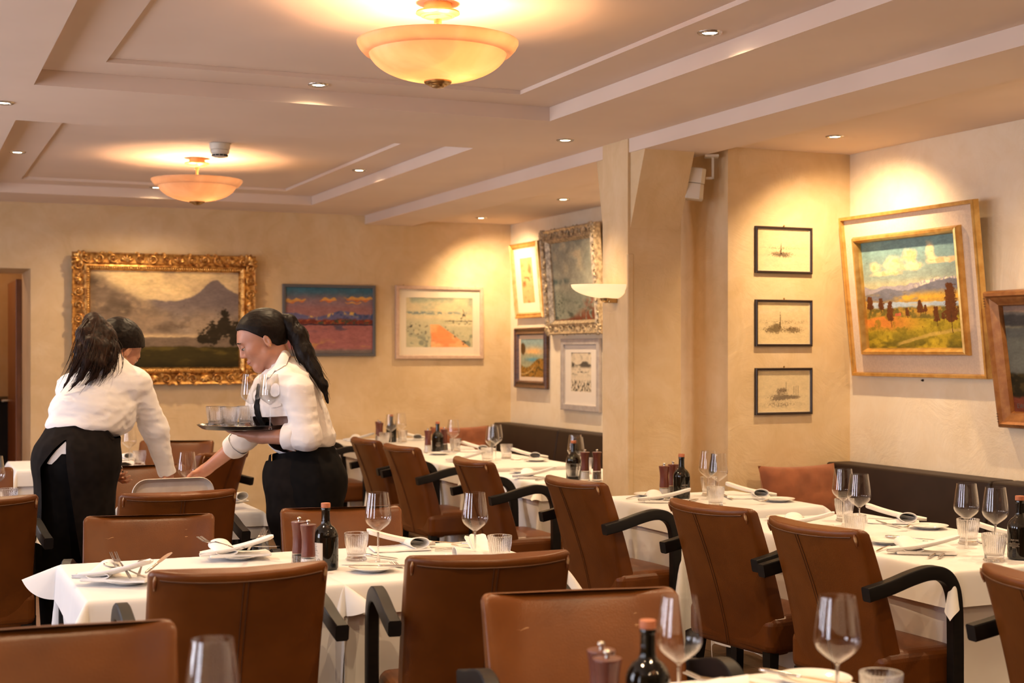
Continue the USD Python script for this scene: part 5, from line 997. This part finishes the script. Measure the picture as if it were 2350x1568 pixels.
armsL = su([rc(SL, EL_, .046, .038), rc(EL_, WL, .040, .026)], .02); armsR = su([rc(SR, ER, .046, .038), rc(ER, WR, .040, .026)], .02)
legs2 = [rc((0.0285, -0.0850, 0.8890), (0.02, -.075, .50), .075, .050), rc((0.02, -.075, .50), (.02, -.075, .09), .050, .036), rc((-0.0216, 0.0850, 0.8738), (-.03, .085, .50), .075, .050), rc((-.03, .085, .50), (-.02, .085, .09), .050, .036),
         rc((.03, -.075, .05), (-.13, -.085, .035), .034, .030), rc((-.01, .085, .05), (-.17, .075, .035), .034, .030)]
pelvis2 = el((-0.0055, 0.0000, 0.8906), (.12, .125, .11))
body2 = su([skin2, su([armsL, palmL], .014), su([armsR, handR], .014), su(legs2[:2] + [pelvis2, legs2[4]], .04), su(legs2[2:4] + [pelvis2, legs2[5]], .04)], .02)
obj('body', sdf_mesh(body2, (-.62, -.34, -.01), (.26, .66, 1.62), .0052, 1), M['skin'], w2, smooth=True)
eyes(fr2, w2)
to2 = fr2[0]
obj('lips', tube([to2((.0835, .0155, -.0672)), to2((.0925, .008, -.0665)), to2((.0955, 0, -.0668)), to2((.0925, -.008, -.0665)), to2((.0835, -.0155, -.0672))], [.002, .0045, .0052, .0045, .002], 8), M['lips'], w2, smooth=True)
# hair: cap over the skull, tie and pony tail
R2, s2 = fr2[1], fr2[2]
def hair_cap(fr, inf=.006, line=(1.42, .0150)):
    to, R, s = fr
    shell = su([el(to((-.012, 0, .020)), np.array((.099 + inf, .076 + inf, .081 + inf)) * s, R), el(to((-.045, 0, -.01)), np.array((.060, .068, .070)) * s, R)], .03)
    def f(p):
        q = (p - to((0, 0, 0))) @ R / s
        front = line[0] * (q[:, 0] - line[1]) - q[:, 2] - .012 * np.cos(np.clip(q[:, 1] / .07, -1, 1) * 3.1)
        reg = np.minimum(front * .7, np.maximum(q[:, 0] + .034, -q[:, 2] - .075)) * s
        return np.maximum(shell(p), reg)
    return f
cap2 = hair_cap(fr2)
tie2 = np.array((-0.1176, 0.0000, 1.5597))
tail2 = [tie2, (-0.0790, 0.0000, 1.5413), (-0.0371, -0.0100, 1.4879), (-0.0048, -0.0300, 1.4109), (0.0382, -0.0500, 1.3380), (0.0773, -0.0700, 1.2801), (0.0968, -0.0800, 1.2060)]
pt2 = su([rc(a, b, r1, r2) for a, b, r1, r2 in zip(tail2[:-1], tail2[1:], (.020, .033, .038, .036, .027, .016), (.033, .038, .036, .027, .016, .004))], .02)
pt2w = wrinkled(pt2, .010, 60, 5, (1.4, 1.4, .25))
obj('hair', sdf_mesh(wrinkled(cap2, .0035, 70, 3, (.35, 1.2, 1.2)), *(np.array(to2((0, 0, 0))) + [[-.2, -.2, -.2], [.2, .2, .2]]), .004, 1), M['hair'], w2, smooth=True)
obj('pony_tail', cat(sdf_mesh(pt2w, *(np.array([(-.16, -.20, 1.10), (.16, .10, 1.62)])), .005, 1), strands(tail2, .015, 60, .0022, 8)), M['hair'], w2, smooth=True)
obj('hair_tie', T(trimesh.creation.torus(.022, .007, 24, 10), tie2 + (.008, 0, -.002), (0, 65, 0)), M['tie'], w2, smooth=True)
obj('earring', T(trimesh.creation.icosphere(2, .003), to2((-.008, .086, -.047))), M['earring'], w2, smooth=True)
# shirt
cuffL, cuffR = np.array(EL_) * .60 + np.array(WL) * .40, np.array(ER) * .68 + np.array(WR) * .32
shirt2 = su([el((-0.0974, 0.0000, 1.2160), (.140, .160, .135)), el((-0.0533, 0.0000, 1.1387), (.142, .150, .12)), el((-0.0202, 0.0000, 1.0560), (.140, .150, .085)), el((-0.1329, -0.0300, 1.1859), (.085, .13, .085)), rc((-0.0738, -0.1250, 1.2814), (-0.1633, 0.1300, 1.2641), .062, .060), el((-0.0533, 0.0000, 1.2766), (.105, .13, .095)), rc((-0.1011, 0.0000, 1.3299), (-0.0974, 0.0000, 1.2785), .060, .080)], .05)
slL = su([rc(SL, EL_, .066, .052), rc(EL_, cuffL, .053, .048)], .03); slR = su([rc(SR, ER, .062, .050), rc(ER, cuffR, .050, .046)], .03)
rollL = rc(cuffL * 1.12 - np.array(EL_) * .12, cuffL * .86 + np.array(EL_) * .14, .049, .060); rollR = rc(cuffR * 1.10 - np.array(ER) * .10, cuffR * .84 + np.array(ER) * .16, .050, .060)
shirt2 = su([shirt2, slL], .022); shirt2 = su([shirt2, slR], .022)
neckhole2 = rc((-0.1011, 0.0000, 1.3079), to2((-.02, 0, -.07)), .058, .056)
shirt2 = sub(shirt2, rc((-0.1195, 0.0000, 1.3262), to2((-.018, 0, -.05)), .055, .060), .006)
for a, b, r in ((cuffL, WL, .044), (cuffR, WR, .042)):
    pass
sw2 = wrinkled(wrinkled(shirt2, .006, 8, 2, (1.2, 1.2, .8)), .010, 14, 6, (.55, 1.1, 1.7))
b0, b1 = np.array((-0.1673, 0.0000, 0.9807)), np.array((0.1287, 0.0000, 1.0395))
def above_belt(p, off=0.0): return p[:, 2] - (b0[2] + (b1[2] - b0[2]) * (p[:, 0] - b0[0]) / (b1[0] - b0[0])) - off
ms = sdf_mesh(sw2, (-.55, -.36, .85), (.26, .62, 1.50), .0065, 2)
def off_arm(c, a, b, e=.0, rad=.085):
    d = (np.array(b) - a) / np.linalg.norm(np.array(b) - a); q = c - (np.array(a) + d * e); return np.maximum(-(q @ d), np.linalg.norm(q - (q @ d)[:, None] * d, axis=1) - rad)
ms = cut(ms, lambda c: np.minimum.reduce([above_belt(c, -.06), off_arm(c, cuffL, WL), off_arm(c, cuffR, WR)])); obj('shirt', ms, M['shirt'], w2, smooth=True)
for r_, nm in ((rollL, 'rolled_cuff'), (rollR, 'rolled_cuff')):
    a_, b_ = (cuffL, EL_) if r_ is rollL else (cuffR, ER); d_ = (np.array(b_) - a_) / np.linalg.norm(np.array(b_) - a_); c_ = a_ - d_ * .012
    u_ = np.cross(d_, (0, 0, 1.0)); u_ /= np.linalg.norm(u_); v_ = np.cross(d_, u_); th = np.linspace(0, 2 * PI, 36, endpoint=False); rings = []
    for q, rad in ((.050, .046), (.0, .044), (-.006, .047), (-.002, .053), (.02, .056), (.042, .0575), (.050, .054)):
        wob = 1 + .035 * np.sin(3 * th + q * 60) + .02 * np.sin(7 * th + q * 90); rings.append(c_ + d_ * q + (np.cos(th) * rad * wob)[:, None] * u_ + (np.sin(th) * rad * wob)[:, None] * v_)
    obj(nm, loft(np.array(rings)[:, ::-1], cap=False), M['shirt'], w2, smooth=True)
# collar wings, placket, tie
def sheet(rows, th=.0022):
    r = np.array(rows, float); m = trimesh.Trimesh(r.reshape(-1, 3), grid_faces(*r.shape[:2]), process=False); n = m.vertex_normals
    k = len(m.vertices); nr, nc = r.shape[:2]; e = np.concatenate([np.arange(nc), nc * np.arange(1, nr - 1) + nc - 1, np.arange(nr * nc - 1, (nr - 1) * nc - 1, -1), nc * np.arange(nr - 2, 0, -1)]); e2 = np.roll(e, -1)
    return trimesh.Trimesh(np.vstack([m.vertices, m.vertices + n * th]), np.vstack([m.faces[:, ::-1], m.faces + k, np.stack([e, e2, e2 + k], 1), np.stack([e, e2 + k, e + k], 1)]), process=False)
ct = catmull([(-0.1703, -0.0880, 1.2950), (-0.1474, -0.0840, 1.3276), (-0.1209, -0.0800, 1.3728), (-0.1014, -0.0550, 1.4145), (-0.0993, 0.0000, 1.4310), (-0.1192, 0.0550, 1.4107), (-0.1512, 0.0800, 1.3660), (-0.2053, 0.0700, 1.3066)], 5)
cb = catmull([(-0.1494, -0.1250, 1.2490), (-0.1110, -0.1180, 1.2884), (-0.0819, -0.1080, 1.3388), (-0.0680, -0.0700, 1.3891), (-0.0699, 0.0000, 1.4071), (-0.0930, 0.0650, 1.3847), (-0.1375, 0.1100, 1.3096), (-0.2126, 0.0900, 1.2539)], 5)
rows = []
for t in np.linspace(0, 1, 8):
    p = ct * (1 - t) + cb * t + np.array((.0, -.004, .007)) * math.sin(t * PI); d = sw2(p)[:, None]; rows.append(np.where(d < .004, proj(sw2, p, .004), p))
obj('collar', sheet(rows, .003), M['shirt'], w2, smooth=60)
tp = catmull([(-0.1790, -0.1000, 1.2808), (-0.1809, -0.1400, 1.2441), (-0.1863, -0.1500, 1.1995), (-0.1845, -0.1500, 1.1547), (-0.1720, -0.1500, 1.0920)], 5); wd = np.interp(np.linspace(0, 1, len(tp)), [0, .08, .3, .75, 1], [.008, .010, .014, .018, .018])
obj('neck_tie', sheet([proj(sw2, [p + np.array((.86, -.5, 0)) * w_ * k for k in (-1, -.5, 0, .5, 1)], .005) for p, w_ in zip(tp, wd)], .004), M['tie'], w2, smooth=50)
obj('chest_pocket', sheet([proj(sw2, [(-0.1238, -0.1700, 1.2003), (-0.1023, -0.1700, 1.2039), (-0.0809, -0.1700, 1.2092)], .003), proj(sw2, [(-0.1202, -0.1700, 1.1896), (-0.1006, -0.1700, 1.1932), (-0.0791, -0.1700, 1.1985)], .003)], .002), M['shirt'], w2, smooth=50)
# trousers and long apron
tr2 = su([el((-0.0055, 0.0000, 0.8667), (.165, .165, .14)), rc((0.0430, -0.0850, 0.8709), (.060, -.08, .50), .118, .088), rc((-0.0104, 0.0850, 0.8551), (.0, .085, .50), .115, .088), rc((-0.0239, 0.0000, 1.0101), (-0.0055, 0.0000, 0.8814), .132, .158)], .05)
tr2 = su([tr2, rc((.060, -.08, .50), (.03, -.08, .07), .088, .070), rc((.0, .085, .50), (-.02, .085, .07), .088, .070)], .03)
mt = sdf_mesh(wrinkled(tr2, .012, 9, 12, (1, 1, .5)), (-.30, -.34, .03), (.32, .34, 1.10), .008, 2)
obj('trousers', cut(mt, lambda c: -above_belt(c, .002)), M['black_cloth'], w2, smooth=True)
ap = su([rc((-0.0377, -0.0300, 0.9353), (-0.0216, -0.0400, 0.7389), .112, .122), rc((-0.0216, -0.0400, 0.7389), (0.0039, -0.0400, 0.5381), .122, .10), el((-0.0129, 0.0000, 0.8814), (.160, .172, .11))], .06)
ma = sdf_mesh(wrinkled(inflate(ap, .006), .016, 8, 15, (1, 1, .4)), (-.34, -.34, .34), (.30, .34, 1.10), .008, 2)
obj('apron', cut(ma, lambda c: np.minimum(-above_belt(c, -.020), c[:, 2] - .40)), M['apron'], w2, smooth=True)
# embroidered leaf mark on the apron
def on_surface(f, x, z, y0=-.5):
    y = y0
    for _ in range(80): y = min(y + min(max(f(np.array([[x, y, z]]))[0], .0002), .1) * .8, .05)
    return np.array((x, y, z))
apf = wrinkled(inflate(ap, .006), .016, 8, 15, (1, 1, .4)); em = []
q0 = (-0.1324, 0.0000, 0.7270)
for k, an in enumerate((-50, -20, 10, 40, 70)):
    pts = [on_surface(apf, q0[0] + r_ * math.sin(math.radians(an)), q0[2] + r_ * math.cos(math.radians(an))) + (0, -.002, 0) for r_ in np.linspace(.0, .022, 5)]; em.append(tube(pts, [.001, .003, .0035, .003, .0008], 6))
for k in range(3): em.append(tube([on_surface(apf, q0[0] - .015 + .03 * t - .01 * k, q0[2] - .03 - .008 * k + .012 * t) + (0, -.002, 0) for t in np.linspace(0, 1, 6)], .0009, 5))
M['thread'] = plain('gold_thread', (.30, .17, .04), .6)
obj('embroidery', cat(*em), M['thread'], w2, smooth=True, label='gold embroidered leaf mark')
bl = [b0 + (b1 - b0) * t + np.array((0, -.168 * math.sin(PI * (t * .9 + .05)) , .004)) for t in np.linspace(.0, 1, 12)]
obj('belt_buckle', T(trimesh.creation.box((.004, .03, .03)), (-0.1302, -0.1000, 0.9808)), M['earring'], w2)
for y_ in (-.08, .085): obj('shoe', T(rbox((-.17, -.042, 0), (.075, .042, .075), .03, 12), (0.02 if y_ < 0 else -.02, y_, 0)), M['shoe'], w2, smooth=50)

# tray and glasses carried by her (world positions)
def world(base, q): r_ = math.radians(RZ); return (base[0] + q[0] * math.cos(r_) - q[1] * math.sin(r_), base[1] + q[0] * math.sin(r_) + q[1] * math.cos(r_), base[2] + q[2])
tl = (-0.2578, -0.0850, 1.0992); TRAYZ = tl[2]
tw = world(BASE2, tl)
t = thing('serving_tray', 'round black serving tray of glasses held up on one hand', 'tray', tw)
obj('tray_body', lathe([(.002, 0), (.158, 0), (.166, .003), (.184, .0165), (.186, .0175), (.1835, .0185), (.165, .0055), (.156, .003), (.002, .003)], 72), M['tray_black'], t, smooth=40)
for gx, gy, lab in (((-0.2078, -0.1500, 1.1028)[0], -.15, 'left wine glass on the carried black tray'), ((-0.1197, -0.2150, 1.1063)[0], -.215, 'right wine glass on the carried black tray')):
    copy(WG, 'wine_glass', world(BASE2, (gx, gy, TRAYZ + .0032)), 0, lab, 'wine glass', 'wine glasses')
for gx, gy, lab in (((-0.3683, -0.0850, 1.0992)[0], -.085, 'leftmost ribbed tumbler on the carried black tray'), ((-0.2974, -0.1500, 1.1028)[0], -.15, 'middle ribbed tumbler on the carried black tray'), ((-0.2462, -0.0500, 1.0973)[0], -.05, 'right ribbed tumbler on the carried black tray')):
    copy(TB, 'tumbler', world(BASE2, (gx, gy, TRAYZ + .0032)), 0, lab, 'tumbler', 'ribbed tumblers')

# ---------------- waitress bending over the table, seen from behind
BASE1 = (0.700, 6.220, 0.0)
w1 = thing('person', 'waitress in white shirt and black apron bending over a table, seen from behind', 'person', BASE1, RZ)
fr1 = head_frame((0.1178, 0.2200, 1.4429), -28, 42, 8, 1.04); to1 = fr1[0]
S1R, E1R, W1R = (0.2162, 0.1000, 1.2798), (0.2809, 0.1700, 1.0835), (0.3217, 0.2200, 0.8959)
S1L, E1L, W1L = (-0.0615, 0.1400, 1.2545), (-0.0297, 0.3000, 1.0282), (0.1228, 0.1000, 0.9023)
h1r = hand(W1R, (.05, .12, -1), (-1, 0, 0), -1, (14, 18, 14), s=.92)
h1l = hand(W1L, np.subtract((0.2528, -0.1200, 0.8489), W1L), (.5, .2, .6), 1, (18, 24, 18), s=.92)
tor1 = [el((0.0837, 0.0800, 1.2598), (.150, .105, .105)), el((0.0427, -0.0200, 1.1672), (.132, .10, .10)), rc(S1L, S1R, .055, .055)]
sk1 = su([head_parts(fr1), rc(to1((-.03, 0, -.05)), (0.1040, 0.1200, 1.3394), .050, .058), su([inflate(f, -.014) for f in tor1], .05)], .03)
a1r = su([rc(S1R, E1R, .044, .037), rc(E1R, W1R, .038, .025), h1r], .015); a1l = su([rc(S1L, E1L, .044, .037), rc(E1L, W1L, .038, .025), h1l], .015)
lg1 = [el((0.0147, -0.0600, 0.9960), (.145, .125, .12)), rc((-0.0394, -0.0500, 0.9041), (-.07, -.02, .52), .08, .05), rc((-.07, -.02, .52), (-.07, 0, .08), .05, .036), rc((0.0608, -0.0500, 0.9041), (.07, .0, .52), .08, .05), rc((.07, 0, .52), (.07, .02, .08), .05, .036), rc((-.07, 0, .05), (-.08, .15, .035), .034, .03), rc((.07, .02, .05), (.08, .17, .035), .034, .03)]
obj('body', sdf_mesh(su([sk1, a1r, a1l, su(lg1, .03), rc((0.0336, -0.0200, 1.1397), (0.0152, -0.0500, 1.0135), .10, .12)], .02), (-.30, -.30, -.01), (.50, .62, 1.66), .006, 1), M['skin'], w1, smooth=True)
eyes(fr1, w1)
cap1 = hair_cap(fr1, .012, (1.0, .010)); tie1 = np.array(to1((-.095, 0, .062)))
obj('hair', sdf_mesh(wrinkled(cap1, .006, 60, 23, (.5, 1.2, 1.2)), *(np.array(to1((0, 0, 0))) + [[-.2, -.2, -.2], [.2, .2, .2]]), .0045, 1), M['hair'], w1, smooth=True)
paths1 = [[(0.0762, 0.0800, 1.5262), (0.0544, 0.0400, 1.5440), (0.0391, -0.0200, 1.4915), (0.0328, -0.0600, 1.4218), (0.0130, -0.0900, 1.3494), (-0.0357, -0.0850, 1.2660)],
          [(0.0874, 0.0800, 1.5299), (0.0721, 0.0300, 1.5253), (0.0670, -0.0400, 1.4510), (0.0679, -0.0800, 1.3819), (0.0434, -0.0950, 1.3169), (-0.0057, -0.1000, 1.2555)],
          [(0.0986, 0.0800, 1.5225), (0.0980, 0.0300, 1.4920), (0.1014, -0.0200, 1.4328), (0.1056, -0.0600, 1.3709), (0.0918, -0.0750, 1.3202), (0.0549, -0.0850, 1.2805)],
          [(0.1097, 0.0800, 1.5150), (0.1154, 0.0600, 1.4813), (0.1350, 0.0300, 1.4292), (0.1397, 0.0000, 1.3851), (0.1335, -0.0300, 1.3414), (0.1115, -0.0550, 1.3089)]]
pf = [su([rc(a, b, r1, r2) for a, b, r1, r2 in zip(p[:-1], p[1:], np.array((.022, .038, .036, .024, .010)) * sc, np.array((.038, .036, .024, .010, .002)) * sc)], .02) for p, sc in zip(paths1, (1.0, 1.0, .95, .8))]
obj('pony_tail', cat(sdf_mesh(wrinkled(su(pf, .012), .008, 70, 25, (1.5, 1.5, .25)), (-.16, -.22, 1.20), (.24, .22, 1.66), .0045, 1), *[strands(p, .019, 90, .0019, 30 + k) for k, p in enumerate(paths1)]), M['hair_tip'], w1, smooth=True)
obj('hair_tie', T(trimesh.creation.torus(.024, .008, 24, 10), np.array((0.0799, 0.0800, 1.5355)), (30, 60, 0)), M['tie'], w1, smooth=True)
ep = np.array(to1((-.010, -.084, -.052)))
obj('earring', T(trimesh.creation.torus(.0085, .0016, 24, 8), ep + (0, 0, -.008), (0, 90, 20)), M['earring'], w1, smooth=True, label='gold hoop earring')
sh1 = su([el((0.0865, 0.0700, 1.2601), (.166, .118, .118)), el((0.0434, -0.0100, 1.1796), (.152, .118, .105)), rc(S1L, S1R, .066, .062), rc((0.1087, 0.1100, 1.3470), (0.1032, 0.0900, 1.2987), .068, .085), el((0.1367, 0.0500, 1.1457), (.09, .10, .085)), el((0.0305, -0.0400, 1.1132), (.145, .115, .06))], .05)
s1r = su([rc(S1R, E1R, .064, .053), rc(E1R, W1R, .053, .036)], .03); s1l = su([rc(S1L, E1L, .068, .058), rc(E1L, W1L, .058, .042)], .03)
sh1 = su([su([sh1, s1r], .02), s1l], .02); sh1 = sub(sh1, rc((0.1040, 0.1200, 1.3394), to1((-.02, 0, -.06)), .056, .064), .006)
for a, b in ((E1R, W1R), (E1L, W1L)):
    pass
ms = sdf_mesh(wrinkled(wrinkled(sh1, .010, 7, 40, (.7, 1, 1.5)), .011, 14, 42, (.5, 1.1, 1.8)), (-.36, -.30, .80), (.50, .56, 1.50), .0065, 2)
wx = np.array([(-0.1140, 0.0000, 1.1167)[0], (-0.0551, 0.0000, 1.1571)[0], (0.0368, 0.0000, 1.1663)[0], (0.1195, 0.0000, 1.1314)[0], (0.1765, 0.0000, 1.0579)[0]]); wz = np.array([(-0.1140, 0.0000, 1.1167)[2], (-0.0551, 0.0000, 1.1571)[2], (0.0368, 0.0000, 1.1663)[2], (0.1195, 0.0000, 1.1314)[2], (0.1765, 0.0000, 1.0579)[2]])
def over_waist(c, off=0.0): return c[:, 2] - np.interp(c[:, 0], wx, wz) - off
obj('shirt', cut(ms, lambda c: np.minimum.reduce([np.maximum(over_waist(c, -.05), .012 - np.minimum(s1r(c), s1l(c))), off_arm(c, W1R, np.array(W1R) * 2 - E1R, .012), off_arm(c, W1L, np.array(W1L) * 2 - E1L, .012)])), M['shirt'], w1, smooth=True)
obj('collar', tube([(0.0886, 0.0500, 1.3625), (0.1168, 0.0550, 1.3848), (0.1470, 0.0800, 1.3846), (0.1594, 0.1300, 1.3618)], [.008, .012, .012, .008], 8), M['shirt'], w1, smooth=True)
bk = su([el((0.0147, -0.0600, 0.9778), (.174, .150, .13)), el((0.0354, -0.0200, 1.0847), (.148, .098, .09)), rc((0.0274, -0.0300, 1.0944), (0.0152, -0.0500, 0.9953), .115, .150), rc((0.0128, -0.0600, 0.9050), (-.005, -.05, .50), .165, .150)], .05)
bw = wrinkled(bk, .016, 7, 50, (1, 1, .35))
tr1 = su([rc((-0.0394, -0.0500, 0.9041), (-.075, -.02, .50), .105, .085), rc((-.075, -.02, .5), (-.07, 0, .06), .085, .07), rc((0.0608, -0.0500, 0.9041), (.075, 0, .50), .105, .085), rc((.075, 0, .5), (.07, .02, .06), .085, .07), el((0.0147, -0.0600, 0.9869), (.160, .136, .13)), rc((0.0274, -0.0300, 1.0944), (0.0152, -0.0500, 0.9953), .10, .13)], .04)
mt = sdf_mesh(tr1, (-.34, -.30, .03), (.34, .30, 1.30), .008, 2); obj('trousers', cut(mt, lambda c: -over_waist(c, -.012)), M['black_cloth'], w1, smooth=True)
ma = sdf_mesh(bw, (-.34, -.34, .28), (.34, .30, 1.32), .008, 2)
AP = (0.0130, -0.2000, 1.0628)
def in_slit(c):                             # the open edge of the wrapped apron at the back
    z = c[:, 2]; t = np.clip((AP[2] - z) / .11, 0, 9)
    return np.minimum.reduce([.02 - c[:, 1], AP[2] - z, c[:, 0] - (AP[0] - .100 * np.clip(t, 0, 1.05) ** .8), AP[0] + .013 * t - c[:, 0]])
obj('apron', cut(ma, lambda c: np.minimum.reduce([-over_waist(c, 0), c[:, 2] - .33, -in_slit(c)])), M['apron'], w1, smooth=True)
band = [on_surface(inflate(bw, .004), x_, z_) for x_, z_ in zip(np.linspace(wx[0] + .012, wx[-1] - .008, 22), np.interp(np.linspace(wx[0] + .012, wx[-1] - .008, 22), wx, wz))]
obj('waistband', cat(tube(np.array(band) + (0, 0, -.004), .008, 8), tube(np.array(band) + (0, 0, -.030), .009, 8), tube(np.array(band) + (0, .001, -.017), .010, 8)), M['apron'], w1, smooth=True)
TAIL = [[(-0.0705, 0.9633), (-0.0599, 0.9598), (-0.0492, 0.9598)], [(-0.0528, 0.9882), (-0.0385, 0.9775), (-0.0279, 0.9775)], [(-0.0279, 1.0166), (-0.0137, 1.0060), (-0.0048, 1.0024)], [(-0.0066, 1.0380), (0.0059, 1.0166), (0.0219, 1.0024)], [(0.0077, 1.0522), (0.0148, 1.0344), (0.0254, 1.0060)]]
obj('shirt_tail', sheet([[on_surface(inflate(tr1, .012), a, b) for a, b in row] for row in TAIL], .002), M['shirt'], w1, smooth=60)
for x_, y_ in ((-.07, .04), (.07, .06)): obj('shoe', T(rbox((-.042, -.08, 0), (.042, .165, .075), .03, 12), (x_, y_, 0)), M['shoe'], w1, smooth=50)
# grey tray standing on the chair seat, leaning on its back
t = thing('grey_tray', 'worn grey serving tray standing on the chair seat behind its back', 'tray', (1.000, 5.722, .515), 3, lean=3)
def rrect(w, h, r, n=7): return np.concatenate([[(sx * (w / 2 - r) + r * math.cos(a), sy * (h / 2 - r) + r * math.sin(a)) for a in np.linspace(q, q + PI / 2, n)] for sx, sy, q in ((1, 1, 0), (-1, 1, PI / 2), (-1, -1, PI), (1, -1, 1.5 * PI))])
rg = [[(x_, -y_, z_ + .203) for x_, z_ in rrect(w_, h_, r_)] for w_, h_, r_, y_ in ((.27, .352, .045, 0), (.29, .374, .05, .002), (.318, .402, .058, .022), (.326, .410, .06, .026), (.322, .406, .058, .029), (.296, .380, .05, .010), (.285, .368, .048, .006), (.02, .02, .005, .005))]
obj('tray_shell', loft(np.array(rg)), M['tray_grey'], t, smooth=40)
